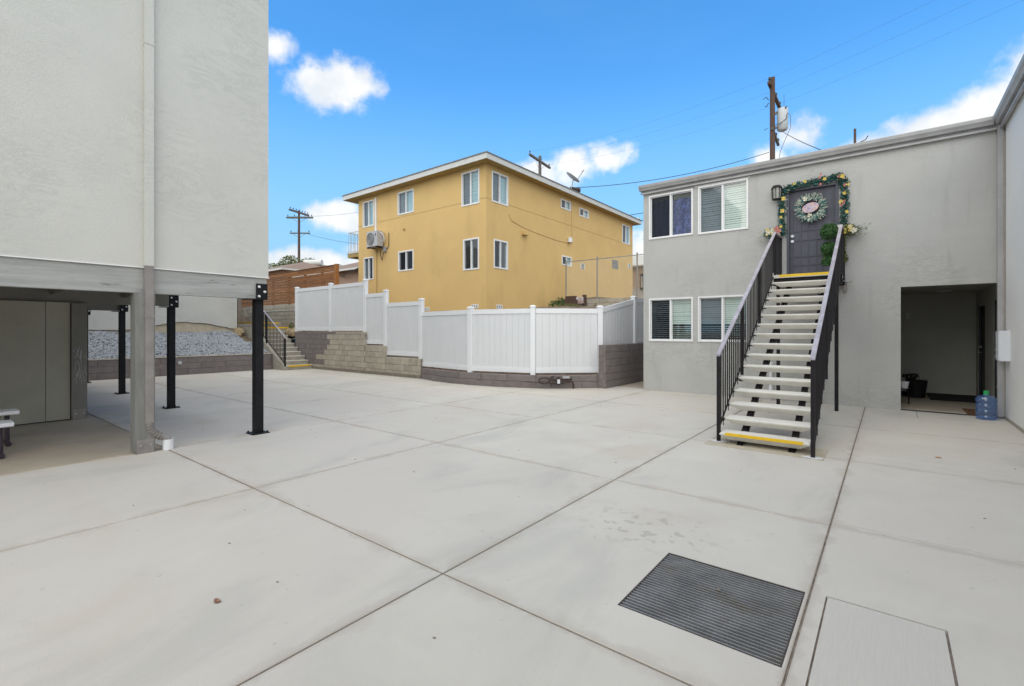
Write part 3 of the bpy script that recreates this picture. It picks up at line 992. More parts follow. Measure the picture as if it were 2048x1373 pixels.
# downspout in the corner
mb = MB().box(XR - .095, XR - .02, YW - .085, YW - .012, .03, 5.03)
gd = obj('downspout', mb, M['gutter'], GB)
for z in (4.0, 2.28, .52):
    obj('strap', MB().box(XR - .098, XR - .003, YW - .089, YW - .006, z, z + .035), M['gutter'], gd)
obj('conduit', MB().tube([(XR - .012, YW - .10, .05), (XR - .012, YW - .10, 4.9)], .008, 6), M['step'], GB)
ub = obj('utility_box', MB().box(XR - .125, XR - .001, YW - .50, YW - .22, 1.0, 1.50), M['plastic_w'], GB)
obj('box_cover', MB().box(XR - .137, XR - .1255, YW - .49, YW - .23, 1.015, 1.485), M['plastic_w'], ub)
obj('latch', MB().box(XR - .143, XR - .1375, YW - .47, YW - .455, 1.10, 1.18), M['metal_grey'], ub)

# upstairs security door
a_, b_, c_, d_ = DOOR
dr_ = obj('door', MB().box(a_ + .05, b_ - .05, YW + .06, YW + .11, c_ + .01, d_ - .05), M['door'], GB)
mb = MB().box(a_ + .001, a_ + .05, YW - .012, YW + .12, c_, d_ - .001).box(b_ - .05, b_ - .001, YW - .012, YW + .12, c_, d_ - .001).box(a_ + .05, b_ - .05, YW - .012, YW + .12, d_ - .05, d_ - .001)
obj('door_frame', mb, M['door'], dr_)
for k in range(6):
    x = a_ + .11 + k * .14
    obj('bar', MB().box(x - .008, x + .008, YW + .043, YW + .059, c_ + .03, d_ - .06), M['door'], dr_)
mb = MB()
for z in (c_ + .28, c_ + .46, c_ + .80, c_ + 1.0):
    mb.box(a_ + .06, b_ - .06, YW + .046, YW + .0585, z - .006, z + .006)
obj('cross_bar', mb, M['door'], dr_)
for z in (c_ + .80, c_ + .91):
    obj('lock', MB().tube([(a_ + .10, YW + .058, z), (a_ + .10, YW + .02, z)], [.034, .028], 12), M['plastic_w'], dr_, True)
obj('threshold', MB().box(a_, b_, YW - .02, YW + .12, c_ - .04, c_ - .001), M['door'], dr_)

def lantern(x, z, label):
    t_ = thing('wall_lantern', label, 'wall lamp', (x, YW, z))
    obj('bracket', MB().box(x - .035, x + .035, YW - .03, YW - .001, z + .10, z + .30).tube([(x, YW - .02, z + .27), (x, YW - .10, z + .29)], .012, 6), M['iron'], t_)
    mb = MB()
    for r0, r1, z0, z1 in ((.105, .075, .255, .30), (.112, .105, .24, .255), (.085, .085, 0, .02)):
        mb.lathe([(0, z0), (r0, z0), (r1, z1), (0, z1)], (x, YW - .125, z), 8)
    for k in range(8):
        an = k * math.pi / 4
        mb.tube([(x + .084 * math.cos(an), YW - .125 + .084 * math.sin(an), z + .02), (x + .098 * math.cos(an), YW - .125 + .098 * math.sin(an), z + .24)], .006, 4)
    obj('cage', mb, M['iron'], t_)
    obj('lamp_glass', MB().lathe([(.074, .02), (.086, .24)], (x, YW - .125, z), 12), M['lampglass'], t_, True)
lantern(-1.87, 4.30, 'black caged wall lantern beside the upper door, left of the garland')
lantern(-1.02, 2.10, 'black caged wall lantern under the stair landing, beside the right railing')

# hook and small bracket on wall right of landing
mb = MB().box(-.70, -.64, YW - .06, YW - .001, 2.28, 2.48).tube([(-.72, YW - .09, 2.50), (-.62, YW - .10, 2.46), (-.55, YW - .10, 2.47)], .012, 6)
tagp(obj('wall_bracket', mb, M['metal_brown']), 'small rusty metal bracket on the grey wall right of the stair landing', 'bracket')
mb = MB().tube([(-1.98, 11.52, .05), (-1.98, 11.52, .78)], .03, 10).tube([(-1.98, 11.52, .72), (-1.98, 11.52, .83)], .04, 10).tube([(-1.98, 11.52, .22), (-1.98, 11.52, .3)], .037, 10)
tagp(obj('cleanout_pipe', mb, M['pvc'], None, True), 'pale capped pipe standing against the grey wall behind the stairs', 'pipe')

# =================================================================== OUTDOOR STAIR
ST = thing('outdoor_staircase', 'straight outdoor stair with pale concrete treads and black railings up to the decorated door', 'staircase', (-1.25, 6.8, 0))
X0, X1 = -1.765, -.735
RISE, RUN, Y0, Z0 = .1642, .2685, 6.71, .145
def tread(i):
    y, z = Y0 + i * RUN, Z0 + i * RISE
    mb = MB()
    T_ = [(X0, y), (X1, y), (X1, y + .30), (X0, y + .30)]
    c = .012
    mid = [(X0 + .0, y), (X1, y), (X1, y + .30), (X0, y + .30)]
    top = [(X0 + c, y + c), (X1 - c, y + c), (X1 - c, y + .30 - c), (X0 + c, y + .30 - c)]
    bot = [(X0 + .11, y + .06), (X1 - .11, y + .06), (X1 - .11, y + .25), (X0 + .11, y + .25)]
    rings = [(top, z), (mid, z - c), (mid, z - .026), (bot, z - .092)]
    vs = [(p[0], p[1], zz) for r_, zz in rings for p in r_]
    fs = [(0, 1, 2, 3), (15, 14, 13, 12)]
    for k in range(3):
        for j in range(4):
            fs.append((k * 4 + j, k * 4 + (j + 1) % 4, k * 4 + 4 + (j + 1) % 4, k * 4 + 4 + j))
    mb.add(vs, fs)
    return obj('tread', mb, M['tread'], ST)
for i in range(15):
    t_ = tread(i)
    if i == 0:
        t_['label'] = 'bottom tread with a yellow warning strip'
        y, z = Y0, Z0
        obj('warning_strip', MB().box(X0 + .07, X1 - .07, y - .003, y + .035, z - .030, z + .003), M['nosing'], t_)
YL, ZL = Y0 + 15 * RUN, Z0 + 15 * RISE
ld = obj('landing', MB().box(X0 - .03, X1 + .03, YL, YW - .005, ZL - .06, ZL), M['tread'], ST)
obj('warning_strip', MB().box(X0 + .07, X1 - .05, YL - .003, YL + .04, ZL - .045, ZL + .003), M['nosing'], ld)
mb = MB()
mb.box(X0 - .03, X1 + .03, YL + .05, YL + .11, ZL - .20, ZL - .061).box(X0 - .03, X0 + .03, YL + .11, YW - .006, ZL - .20, ZL - .061).box(X1 - .03, X1 + .03, YL + .11, YW - .006, ZL - .20, ZL - .061)
obj('landing_frame', mb, M['iron'], ST)
slope = RISE / RUN
for xs_ in (-1.52, -.93):
    mb = MB()
    ya, yb = Y0 + .02, YL + .05
    za = Z0 - .185
    fn = lambda y, z, x: (x, y, z)
    lo = lambda y: za + (y - Y0) * slope - .13
    poly = [(ya + .05, .012), (ya + .20, .012), (yb, lo(yb) - .02), (yb, lo(yb) + .11), (ya - .0, lo(ya) + .125), (ya - .02, .06)]
    poly = [(ya, .012), (ya + .19, .012), (yb, lo(yb) - .02), (yb, lo(yb) + .13), (ya, lo(ya) + .14)]
    mb.prism(poly, fn, xs_ - .035, xs_ + .035)
    s_ = obj('stringer', mb, M['iron'], ST)
for x, y in ((X0 + .02, YL + .20), (X1 - .02, YL + .03)):
    obj('support_post', MB().box(x - .03, x + .03, y - .03, y + .03, .002, ZL - .20), M['iron'], ST)
for y, z in ((7.9, .75), (9.6, 1.78)):
    obj('brace', MB().box(X0 - .03, X0 + .22, y, y + .03, z - .02, z), M['iron'], ST)
for sx, yb0 in ((-1.805, 6.83), (-.695, 6.62)):
    side = -1 if sx < -1 else 1
    ytop0, ztop0, ytop1, ztop1 = yb0, 1.17, 10.93, 3.48
    rs = (ztop1 - ztop0) / (ytop1 - ytop0)
    zr = lambda y: ztop0 + (y - ytop0) * rs if y < ytop1 else ztop1
    fn = lambda y, z, x: (x, y, z)
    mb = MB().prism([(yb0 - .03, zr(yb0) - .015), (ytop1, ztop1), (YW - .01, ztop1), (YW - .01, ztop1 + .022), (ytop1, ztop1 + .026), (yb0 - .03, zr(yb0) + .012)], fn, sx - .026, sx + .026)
    obj('handrail', mb, M['rail_top_sheen'], ST)
    bot = lambda y: max(Z0 + (y - Y0) * slope - .06, .06) if y < YL else ZL - .05
    mb = MB()
    mb.prism([(yb0 + .05, bot(yb0 + .05)), (YL, bot(YL - .001)), (YW - .02, ZL + .03), (YW - .02, ZL + .055), (YL, bot(YL - .001) + .03), (yb0 + .05, bot(yb0 + .05) + .03)], fn, sx - .008, sx + .008)
    obj('bottom_rail', mb, M['iron'], ST)
    obj('newel', MB().box(sx - .022, sx + .022, yb0 - .022, yb0 + .022, .004, zr(yb0) - .012), M['iron'], ST)
    for yy in (8.15, 9.45, 10.93, YW - .04):
        obj('rail_post', MB().box(sx - .02, sx + .02, yy - .02, yy + .02, bot(yy) - .16 if yy < 10 else ZL - .2, zr(yy) - .002), M['iron'], ST)
    y = yb0 + .11
    while y < YW - .08:
        if min(abs(y - q) for q in (8.15, 9.45, 10.93)) > .04:
            b_ = obj('baluster', MB().box(sx - .0075, sx + .0075, y - .0075, y + .0075, bot(y) + .028 if y < YL else ZL + .05, zr(y) - .004), M['iron'], ST)
        y += .112
    # little scroll clips joining the bottom rail to each tread
    for i in range(15):
        y, z = Y0 + i * RUN + .14, Z0 + i * RISE
        xe = X0 if side < 0 else X1
        mb = MB().box(min(sx, xe) - (.0 if side < 0 else -.0), max(sx, xe), y - .02, y + .02, z - .05, z - .03)
        pts = [(sx, y - .05 + .012 * math.cos(t_ * .9), z - .07 + .05 * math.sin(t_ * .9)) for t_ in range(7)]
        mb.tube(pts, .006, 4)
        obj('clip', mb, M['iron'], ST)
# pad with two grout collars
pd = thing('stair_pad', 'tan concrete pad set in the paving under the foot of the outdoor stair', 'concrete pad', (-1.25, 6.9, 0))
obj('pad_slab', MB().box(-1.92, -.585, 6.55, 7.16, .0005, .0045), M['pad'], pd)
for x, y in ((-1.805, 6.83), (-.695, 6.62)):
    mb = MB()
    pr = [(x + (.10 + .02 * math.sin(k * 2.3)) * math.cos(k * .524), y + (.055 + .012 * math.cos(k * 1.9)) * math.sin(k * .524)) for k in range(12)]
    mb.prism(pr, lambda a, b, z: (a, b, z), .0046, .010)
    obj('grout_collar', mb, M['plastic_w'], pd)

# =================================================================== WHITE VINYL FENCE
VF = thing('vinyl_fence', 'white vinyl privacy fence stepping down the block wall and following the curved wall', 'fence', (-11.5, 10.1, 0))
def vpost(x, y, z0, z1, ang=0):
    h = .064
    ca, sa = math.cos(ang), math.sin(ang)
    def ring(r, z):
        return [(x + (u * ca - v * sa) * r, y + (u * sa + v * ca) * r, z) for u, v in ((-1, -1), (1, -1), (1, 1), (-1, 1))]
    def stack(rs):
        vs = [p for r, z in rs for p in ring(r, z)]
        fs = [(0, 1, 2, 3), tuple(len(vs) - 4 + k for k in range(4))]
        for i in range(len(rs) - 1):
            for k in range(4):
                fs.append((i * 4 + k, i * 4 + (k + 1) % 4, i * 4 + 4 + (k + 1) % 4, i * 4 + 4 + k))
        return MB().add(vs, fs)
    p = obj('post', stack([(h, z0), (h, z1 - .03)]), M['vinyl'], VF)
    obj('cap', stack([(h + .012, z1 - .03), (h + .014, z1 - .005), (h + .004, z1 + .012), (.012, z1 + .03)]), M['vinyl'], p)
def vpanel(p, q, z0, z1, z1b=None):
    z1b = z1 if z1b is None else z1b
    P, Q = Vector((*p, 0)), Vector((*q, 0))
    L = (Q - P).length
    d = (Q - P) / L
    n = Vector((d.y, -d.x, 0))
    def fn(s, z, w_): v = P + d * s + n * w_; return (v.x, v.y, z)
    a, b = .066, L - .066
    zt = lambda s: z1 + (z1b - z1) * s / L
    obj('top_rail', MB().prism([(a, zt(a) - .13), (b, zt(b) - .13), (b, zt(b)), (a, zt(a))], fn, -.028, .028), M['vinyl'], VF)
    obj('bottom_rail', MB().prism([(a, z0), (b, z0), (b, z0 + .14), (a, z0 + .14)], fn, -.028, .028), M['vinyl'], VF)
    nb_ = max(2, round((b - a) / .178))
    wd = (b - a) / nb_
    for k in range(nb_):
        s0, s1 = a + k * wd + .0022, a + (k + 1) * wd - .0022
        c = .005
        mb = MB()
        vs = []
        for s_, w_ in ((s0, .004), (s0 + c, .011), (s1 - c, .011), (s1, .004), (s1, -.009), (s0, -.009)):
            vs.append(fn(s_, z0 + .141, w_)); vs.append(fn(s_, zt(s_) - .131, w_))
        mb.add(vs, [(2 * i, 2 * ((i + 1) % 6), 2 * ((i + 1) % 6) + 1, 2 * i + 1) for i in range(6)])
        obj('board', mb, M['vinyl_b'], VF)
    mb = MB().prism([(a, z0 + .10), (b, z0 + .10), (b, zt(b) - .1), (a, zt(a) - .1)], fn, -.0092, .0005)
    obj('tongue_strips', mb, M['vinyl_b'], VF)
FY = 10.11
pa, pb, pc, pd_, pe = (-19.35, FY), (-16.79, FY), (-14.57, FY), (-13.40, FY), (-11.60, FY)
pf, pg, ph = (-9.17, 9.78), (-7.36, 10.25), (-6.06, 11.50)
pi_, pj = (-5.98, 13.5), (-5.98, 15.6)
for (p, q, z0, z1) in ((pa, pb, 1.50, 3.24), (pb, pc, 1.50, 3.24), (pc, pd_, 1.04, 2.80), (pd_, pe, .68, 2.44), (pe, pf, .385, 2.09), (pf, pg, .385, 2.09), (pg, ph, .385, 2.09)):
    vpanel(p, q, z0, z1)
vpanel(ph, pi_, .42, 2.10, 2.45)
vpanel(pi_, pj, 1.14, 2.47, 2.62)
vpost(*pa, 1.47, 3.30); vpost(*pb, 1.47, 3.31); vpost(*pc, 1.0, 3.31); vpost(*pd_, .63, 2.87); vpost(*pe, .30, 2.50)
vpost(*pf, .34, 2.15, .03); vpost(*pg, .34, 2.15, .5); vpost(*ph, .34, 2.15, .75); vpost(*pi_, .9, 2.52); vpost(*pj, 1.1, 2.7)

# =================================================================== CONCRETE STEPS at the back
CS = thing('concrete_steps', 'concrete steps with yellow bottom edge and black railing climbing between gravel bed and block wall', 'steps', (-18, 9.5, 0))
for k in range(10):
    x1 = -17.95 - k * .275
    x0 = x1 - .275 - (.02 if k < 9 else 1.6)
    yR = 9.985 if k < 9 else 11.3
    if k == 9: x0 = -22.4
    z = .165 * (k + 1)
    o = obj('step', MB().box(x0, x1, 8.975, yR, z - .165 + .001, z - .02), M['step'], CS)
    obj('step_edge', MB().box(x0, x1 + .012, 8.975, yR, z - .0195, z + .006), M['tread'], o)
    if k in (0, 9):
        obj('warning_strip', MB().box(x1 - .035, x1 + .0165, 9.05, yR - .06, z - .05, z + .0095), M['nosing'], o)
o = obj('step', MB().box(-26, -23.2, 8.975, 11.3, 1.66, 1.90), M['step'], CS)
obj('warning_strip', MB().box(-23.25, -23.19, 9.3, 11.2, 1.84, 1.906), M['nosing'], o)
fn = lambda x, z, y: (x, y, z)
obj('cheek_wall', MB().prism([(-17.93, 0), (-17.93, .13), (-18.9, .68), (-20.6, 1.66), (-22.3, 1.66), (-22.3, 0)], fn, 8.86, 8.972), M['step'], CS)
mb = MB()
zr = lambda x: 1.22 + (-17.97 - x) * .612
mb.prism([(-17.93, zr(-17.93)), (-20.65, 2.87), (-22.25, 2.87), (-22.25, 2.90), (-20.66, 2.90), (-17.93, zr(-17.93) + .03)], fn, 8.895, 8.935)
obj('handrail', mb, M['rail_top_sheen'], CS)
zb = lambda x: .16 + (-17.97 - x) * .605
mb = MB().prism([(-17.97, zb(-17.97) + .06), (-20.6, 1.82), (-22.2, 1.82), (-22.2, 1.845), (-20.6, 1.845), (-17.97, zb(-17.97) + .09)], fn, 8.905, 8.925)
obj('bottom_rail', mb, M['black'], CS)
for x, z0, z1 in ((-17.97, .005, 1.22), (-19.47, .72, zr(-19.47)), (-20.65, 1.5, 2.87), (-22.2, 1.2, 2.88)):
    obj('rail_post', MB().box(x - .025, x + .025, 8.89, 8.94, z0, z1), M['black'], CS)
x = -18.08
while x > -22.15:
    if abs(x + 19.47) > .05 and abs(x + 20.65) > .05:
        z0, z1 = (zb(x) + .07, zr(x)) if x > -20.62 else (1.83, 2.88)
        obj('baluster', MB().box(x - .008, x + .008, 8.907, 8.923, z0, z1), M['black'], CS)
    x -= .115
tagp(obj('white_post', MB().box(-21.65, -21.53, 9.40, 9.52, 1.66, 3.1), M['vinyl']), 'lone white post standing on the upper landing behind the black railing', 'post')

# rocks and weed beside the upper steps
def rock(x, y, z, s, m, name='boulder', lab=None, seed=1):
    rd = random.Random(seed)
    mb = MB()
    n, mm = 9, 6
    vs, fs = [], []
    for i in range(mm + 1):
        th = math.pi * i / mm
        for k in range(n):
            ph_ = 2 * math.pi * k / n
            v = Vector((math.sin(th) * math.cos(ph_), math.sin(th) * math.sin(ph_), math.cos(th)))
            r_ = 1 + .35 * mnoise.noise(v * 1.3 + Vector((seed, 0, 0)))
            vs.append((x + v.x * s[0] * r_, y + v.y * s[1] * r_, z + v.z * s[2] * r_))
    for i in range(mm):
        for k in range(n):
            fs.append((i * n + k, i * n + (k + 1) % n, (i + 1) * n + (k + 1) % n, (i + 1) * n + k))
    mb.add(vs, fs)
    return tagp(obj(name, mb, m, None, True), lab, 'rock')
rock(-20.3, 10.45, 1.42, (.45, .35, .27), M['rock'], lab='tan boulder beside the upper concrete steps, left of the white fence end', seed=3)
rock(-21.4, 8.62, 1.42, (.40, .18, .22), M['rock'], lab='brown rock wedged under the platform railing at the top of the gravel', seed=5)
rock(-19.4, 10.55, 1.5, (.25, .18, .12), M['step'], lab='flat grey rock at the foot of the first white fence post', seed=8)

def leaf_cloud(mb, c, rad, n, size, rnd_, squash=1.0, asp=.5, shell=.3):
    for _ in range(n):
        v = Vector((rnd_.gauss(0, 1), rnd_.gauss(0, 1), rnd_.gauss(0, 1))).normalized()
        r_ = shell + (1 - shell) * rnd_.random() ** .5
        p = Vector((c[0] + v.x * rad[0] * r_, c[1] + v.y * rad[1] * r_, c[2] + v.z * rad[2] * r_))
        t_ = Vector((rnd_.gauss(0, 1), rnd_.gauss(0, 1), rnd_.gauss(0, .8))).normalized()
        b = t_.cross(Vector((rnd_.gauss(0, 1), rnd_.gauss(0, 1), rnd_.gauss(0, 1)))).normalized()
        s_ = size * rnd_.uniform(.6, 1.3)
        nn = t_.cross(b) * s_ * .15
        mb.add([p - t_ * s_, p + b * s_ * asp + nn, p + t_ * s_, p - b * s_ * asp + nn], [(0, 1, 2, 3)])
    return mb
rr = random.Random(11)
def plant(name, lab, cat, loc, clouds, m, size, stems=None, sm=M['copper']):
    t_ = thing(name, lab, cat, loc)
    mb = MB()
    for c, rad, n in clouds:
        leaf_cloud(mb, c, rad, n, size, rr)
    obj('foliage', mb, m, t_)
    mb = MB()
    for s_ in (stems or [[loc, (loc[0], loc[1], clouds[0][0][2])]]):
        mb.tube(s_, [.02] * (len(s_) - 1) + [.008], 5)
    obj('stem', mb, sm, t_)
    return t_
plant('weed', 'small green weed growing on the boulder by the upper steps', 'plant', (-20.2, 10.3, 1.6), [((-20.2, 10.3, 1.72), (.16, .12, .12), 120)], M['leaf_olive'], .035)

# upper walls, timber fence
bk = thing('upper_block_wall', 'short grey block wall carrying the brown timber fence above the steps', 'wall', (-23, 12.4, 1.8))
blocks(bk, [(-30, 12.4), (-20.2, 12.4)], lambda s: 2.88, zbot=1.9, course=.196, bl=.4)
lk = thing('planter_wall', 'low grey block wall with a pale cap at the back of the upper landing', 'wall', (-24.5, 11.9, 1.8))
blocks(lk, [(-28, 11.9), (-23.1, 11.9)], lambda s: 2.50, zbot=1.86, course=.213, bl=.8, thick=.3)
obj('cap', MB().box(-28, -23.08, 11.88, 12.22, 2.503, 2.55), M['tread'], lk)
tf = thing('timber_fence', 'reddish brown horizontal timber slat fence standing on the block wall at the left', 'fence', (-24, 12.5, 2.9))
nsl = 12
for k in range(nsl):
    z = 2.92 + k * .138
    x = -30.4
    while x < -20.3:
        L_ = random.choice((2.4, 3.0, 3.6))
        x1 = min(x + L_, -20.22)
        dz = random.uniform(-.008, .008)
        obj('slat', MB().box(x + .004, x1 - .004, 12.47, 12.49, z + dz, z + .120 + dz), M['wood'], tf)
        x = x1
for x in [-30.2, -28.4, -26.6, -24.8, -23.2, -21.6]:
    obj('fence_post', MB().box(x - .045, x + .045, 12.50, 12.59, 2.88, 4.56), M['wood'], tf)
obj('fence_post', MB().box(-20.33, -20.16, 12.40, 12.55, 2.88, 4.62), M['wood'], tf)
obj('cap_board', MB().box(-30.4, -20.15, 12.455, 12.61, 4.585, 4.61), M['wood'], tf)

# white neighbour house behind the gravel
wh = thing('white_house', 'plain white stucco house wall with a cracked tan base behind the gravel bed', 'building', (-22, 4, 1))
def crack_z(y): return 1.60 + .07 * math.sin(y * 1.1) + .05 * mnoise.noise(Vector((y * 2.2, 0, 0))) + (.18 * sst((y - 5) / 1.5) * sst((8.7 - y) / 2.0))
mb = MB()
ys_ = [-6 + .2 * k for k in range(74)]
ys_ = [y for y in ys_ if y <= 8.61] + [8.64]
vs = []
for y in ys_:
    zc = crack_z(y)
    vs += [(-21.50, y, zc), (-21.50, y, 7.0), (-21.535, y, zc - .005), (-21.535, y, 1.0)]
fs, fs2 = [], []
for i in range(len(ys_) - 1):
    a = i * 4
    fs.append((a, a + 4, a + 5, a + 1)); fs.append((a, a + 2, a + 6, a + 4))
mb.add(vs, fs)
mb.box(-30, -21.54, -6, 8.64, 1.0, 6.99)
obj('wall', mb, M['white_stucco'], wh)
mb = MB()
for i in range(len(ys_) - 1):
    ya, yb = ys_[i], ys_[i + 1]
    za, zb_ = crack_z(ya) - .004, crack_z(yb) - .004
    mb.add([(-21.52, ya, 1.0), (-21.52, yb, 1.0), (-21.525, yb, zb_), (-21.525, ya, za)], [(0, 1, 2, 3)])
obj('base', mb, mat('basetan', (.50, .43, .32), .9, var=.1, bump=.3, bscale=20), wh)
mb = MB().tube([(-21.497, y, crack_z(y) - .012 + random.uniform(-.015, .01)) for y in ys_], .012, 4)
obj('crack', mb, M['joint'], wh)

# =================================================================== YELLOW HOUSE
YH = thing('yellow_house', 'two-storey mustard yellow stucco apartment house with white windows and flat overhanging roof', 'building', (-17, 20, 2.3))
HX, HY, HX0, HY1 = -12.89, 14.67, -21.76, 28.9
ZT = 8.33
FW = [(-14.27, -13.25, 6.77, 8.20), (-18.53, -17.36, 7.04, 8.13), (-21.35, -20.42, 6.82, 8.14), (-14.18, -13.27, 4.05, 5.37), (-18.50, -17.38, 4.34, 5.30), (-21.28, -20.46, 4.1, 5.26)]
SW = [(15.02, 16.10, 6.86, 8.14), (15.14, 16.08, 4.12, 5.33), (20.33, 21.30, 7.66, 8.14), (22.16, 23.16, 7.62, 8.06), (27.38, 28.45, 6.93, 8.10), (20.42, 21.38, 4.82, 5.30)]
mb = wall(MB(), MY(HY), HX0, HX, 1.9, ZT, FW, .15)
wall(mb, MX(HX), HY + .151, HY1, 1.9, ZT, SW, .15)
mb.box(HX0, HX0 + .15, HY + .155, HY1, 1.9, ZT).box(HX0 + .15, HX - .155, HY1 - .15, HY1, 1.9, ZT)
obj('wall', mb, M['yellow'], YH)
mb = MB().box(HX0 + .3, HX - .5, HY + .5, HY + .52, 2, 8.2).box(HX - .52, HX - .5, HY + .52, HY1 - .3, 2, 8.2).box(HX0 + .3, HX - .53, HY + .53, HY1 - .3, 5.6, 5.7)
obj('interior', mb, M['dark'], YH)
# roof: soffit, white fascia, grey drip, low hip
OX0, OX1, OY0, OY1 = HX0 - .75, HX + .42, HY - .45, HY1 + .45
obj('soffit', MB().box(OX0 + .03, OX1 - .03, OY0 + .03, OY1 - .03, ZT, ZT + .03), M['soffit'], YH)
mb = MB().box(OX0, OX1, OY0, OY0 + .03, 8.34, 8.56).box(OX0, OX1, OY1 - .03, OY1, 8.34, 8.56).box(OX0, OX0 + .03, OY0 + .03, OY1 - .03, 8.34, 8.56).box(OX1 - .03, OX1, OY0 + .03, OY1 - .03, 8.34, 8.56)
obj('fascia', mb, M['eave'], YH)
cxm, s0_ = (OX0 + OX1) / 2, (OX1 - OX0) / 2
mb = MB()
a, b, c, d = (OX0 - .03, OY0 - .03), (OX1 + .03, OY0 - .03), (OX1 + .03, OY1 + .03), (OX0 - .03, OY1 + .03)
mb.add([(*a, 8.562), (*b, 8.562), (*c, 8.562), (*d, 8.562), (*a, 8.60), (*b, 8.60), (*c, 8.60), (*d, 8.60), (cxm, OY0 + s0_, 8.95), (cxm, OY1 - s0_, 8.95)],
       [(0, 1, 5, 4), (1, 2, 6, 5), (2, 3, 7, 6), (3, 0, 4, 7), (4, 5, 8), (5, 6, 9, 8), (6, 7, 9), (7, 4, 8, 9), (3, 2, 1, 0)])
rf = obj('roof', mb, M['roofgrey'], YH)
obj('roof_vent', MB().lathe([(.05, 0), (.05, .28), (.0, .28)], (-18.9, OY0 + .5, 8.62), 8), M['metal_grey'], rf)
obj('roof_vent', MB().tube([(HX + .0, 21.7, 8.55), (HX + .0, 21.7, 8.85)], .12, 10).tube([(HX - .15, 21.5, 8.9), (HX + .1, 22.0, 8.9)], .13, 10), M['rust'], rf)
FC = [('blind', 'blind'), ('drape', 'drape'), ('blind', 'blind'), (None, 'screen'), (None, 'screen'), ('drape', None)]
for h_, ct in zip(FW, FC):
    window(YH, MY(HY), *h_, content=ct, fw=.06, clear='glass_teal', pitch=.06)
SC = [('blind', 'blind'), (None, None), (None, 'drape'), (None, 'drape'), (None, 'blind'), (None, 'drape')]
for h_, ct in zip(SW, SC):
    window(YH, MX(HX), *h_, content=ct, fw=.06, clear='glass_teal', pitch=.06)
# stucco joints
mb = MB()
zj = 6.93
cut = [HX0] + [q for h_ in sorted(FW) if h_[2] < zj < h_[3] for q in (h_[0] - .002, h_[1] + .002)] + [HX + .006]
for a_, b_ in zip(cut[::2], cut[1::2]):
    mb.box(a_, b_, HY - .007, HY - .001, zj, zj + .013)
cut = [HY] + [q for h_ in sorted(SW) if h_[2] < zj + .02 < h_[3] for q in (h_[0] - .002, h_[1] + .002)] + [HY1]
for a_, b_ in zip(cut[::2], cut[1::2]):
    mb.box(HX + .001, HX + .007, a_, b_, zj, zj + .013)
obj('stucco_joint', mb, M['soffit'], YH)
# vents
def vent(Mp, u0, u1, z0, z1, n, m, vertical=False):
    mb = MB()
    mbox(mb, Mp, u0, u1, .001, .012, z0, z1)
    v = obj('wall_vent', mb, m, YH)
    mb = MB()
    for k in range(n):
        if vertical:
            a_ = u0 + (u1 - u0) * (k + .6) / (n + .2) - .02
            mbox(mb, Mp, a_ - (u1 - u0) * .25 / n, a_ + (u1 - u0) * .3 / n, .0125, .016, z0 + .03, z1 - .03)
        else:
            a_ = z0 + (z1 - z0) * (k + .6) / (n + .2)
            mbox(mb, Mp, u0 + .07, u1 - .07, .0125, .02, a_ - .02, a_ + .02)
    obj('slots', mb, M['metal_grey'] if vertical else M['dark'], v)
vent(MY(HY), -13.70, -13.30, 2.44, 2.60, 3, M['trim'], True)
vent(MY(HY), -16.62, -16.28, 2.41, 2.56, 3, M['trim'], True)
vent(MX(HX), 15.32, 15.72, 2.43, 2.60, 3, M['trim'], True)
vent(MX(HX), 22.3, 22.72, 4.80, 5.12, 4, M['trim'])
vent(MX(HX), 28.2, 28.6, 5.46, 5.74, 3, M['trim'])
mb = MB(); mbox(mb, MX(HX), 26.0, 26.8, .001, .012, 5.22, 5.74)
obj('grille', mb, M['ac_grille'], YH)
mb = MB(); mbox(mb, MX(HX), 17.06, 17.42, .001, .16, 5.80, 5.94)
obj('vent_hood', mb, M['yellow'], YH)
mb = MB().lathe([(0, 0), (.13, .0), (.12, .22), (0, .26)], (HX + .1, 21.05, 6.03), 10)
obj('wall_lamp', mb, M['plastic_w'], YH)
mb = MB(); mbox(mb, MY(HY), -18.1, -18.0, .001, .10, 6.30, 6.37)
obj('vent_pipe', mb, M['yellow'], YH)
obj('cable', MB().tube([(HX + .012, 16.15, 6.55), (HX + .012, 16.3, 6.30), (HX + .012, 17.2, 6.14), (HX + .012, 18.3, 6.05), (HX + .012, 20.0, 5.97), (HX + .012, 21.38, 6.0), (HX + .012, 21.36, 8.30)], .009, 5), mat('cable_paint', (.50, .34, .14), .8), YH)
obj('conduit', MB().tube([(-20.16, HY - .03, 2.5), (-20.16, HY - .03, 5.6)], .014, 6), M['soffit'], YH)
mb = MB().box(-20.27, -20.17, HY - .07, HY - .002, 6.4, 8.18)
obj('line_cover', mb, M['trim'], YH)
# balcony at the west end
mb = MB().box(-22.95, HX0 - .002, HY + .1, HY + 3, 5.62, 5.74)
bc = obj('balcony', mb, M['eave'], YH)
obj('balcony_soffit', MB().box(-22.93, HX0 - .01, HY + .12, HY + 3, 5.42, 5.615), M['soffit'], bc)
mb = MB()
for k in range(8):
    x = -22.9 + k * .16
    mb.box(x - .008, x + .008, HY + .14, HY + .156, 5.75, 6.75)
for k in range(12):
    y = HY + .3 + k * .2
    mb.box(-22.905, -22.89, y, y + .014, 5.75, 6.75)
mb.box(-22.91, HX0, HY + .135, HY + .16, 6.75, 6.78).box(-22.91, -22.885, HY + .16, HY + 2.8, 6.75, 6.78)
obj('balcony_railing', mb, M['xfmr'], bc)

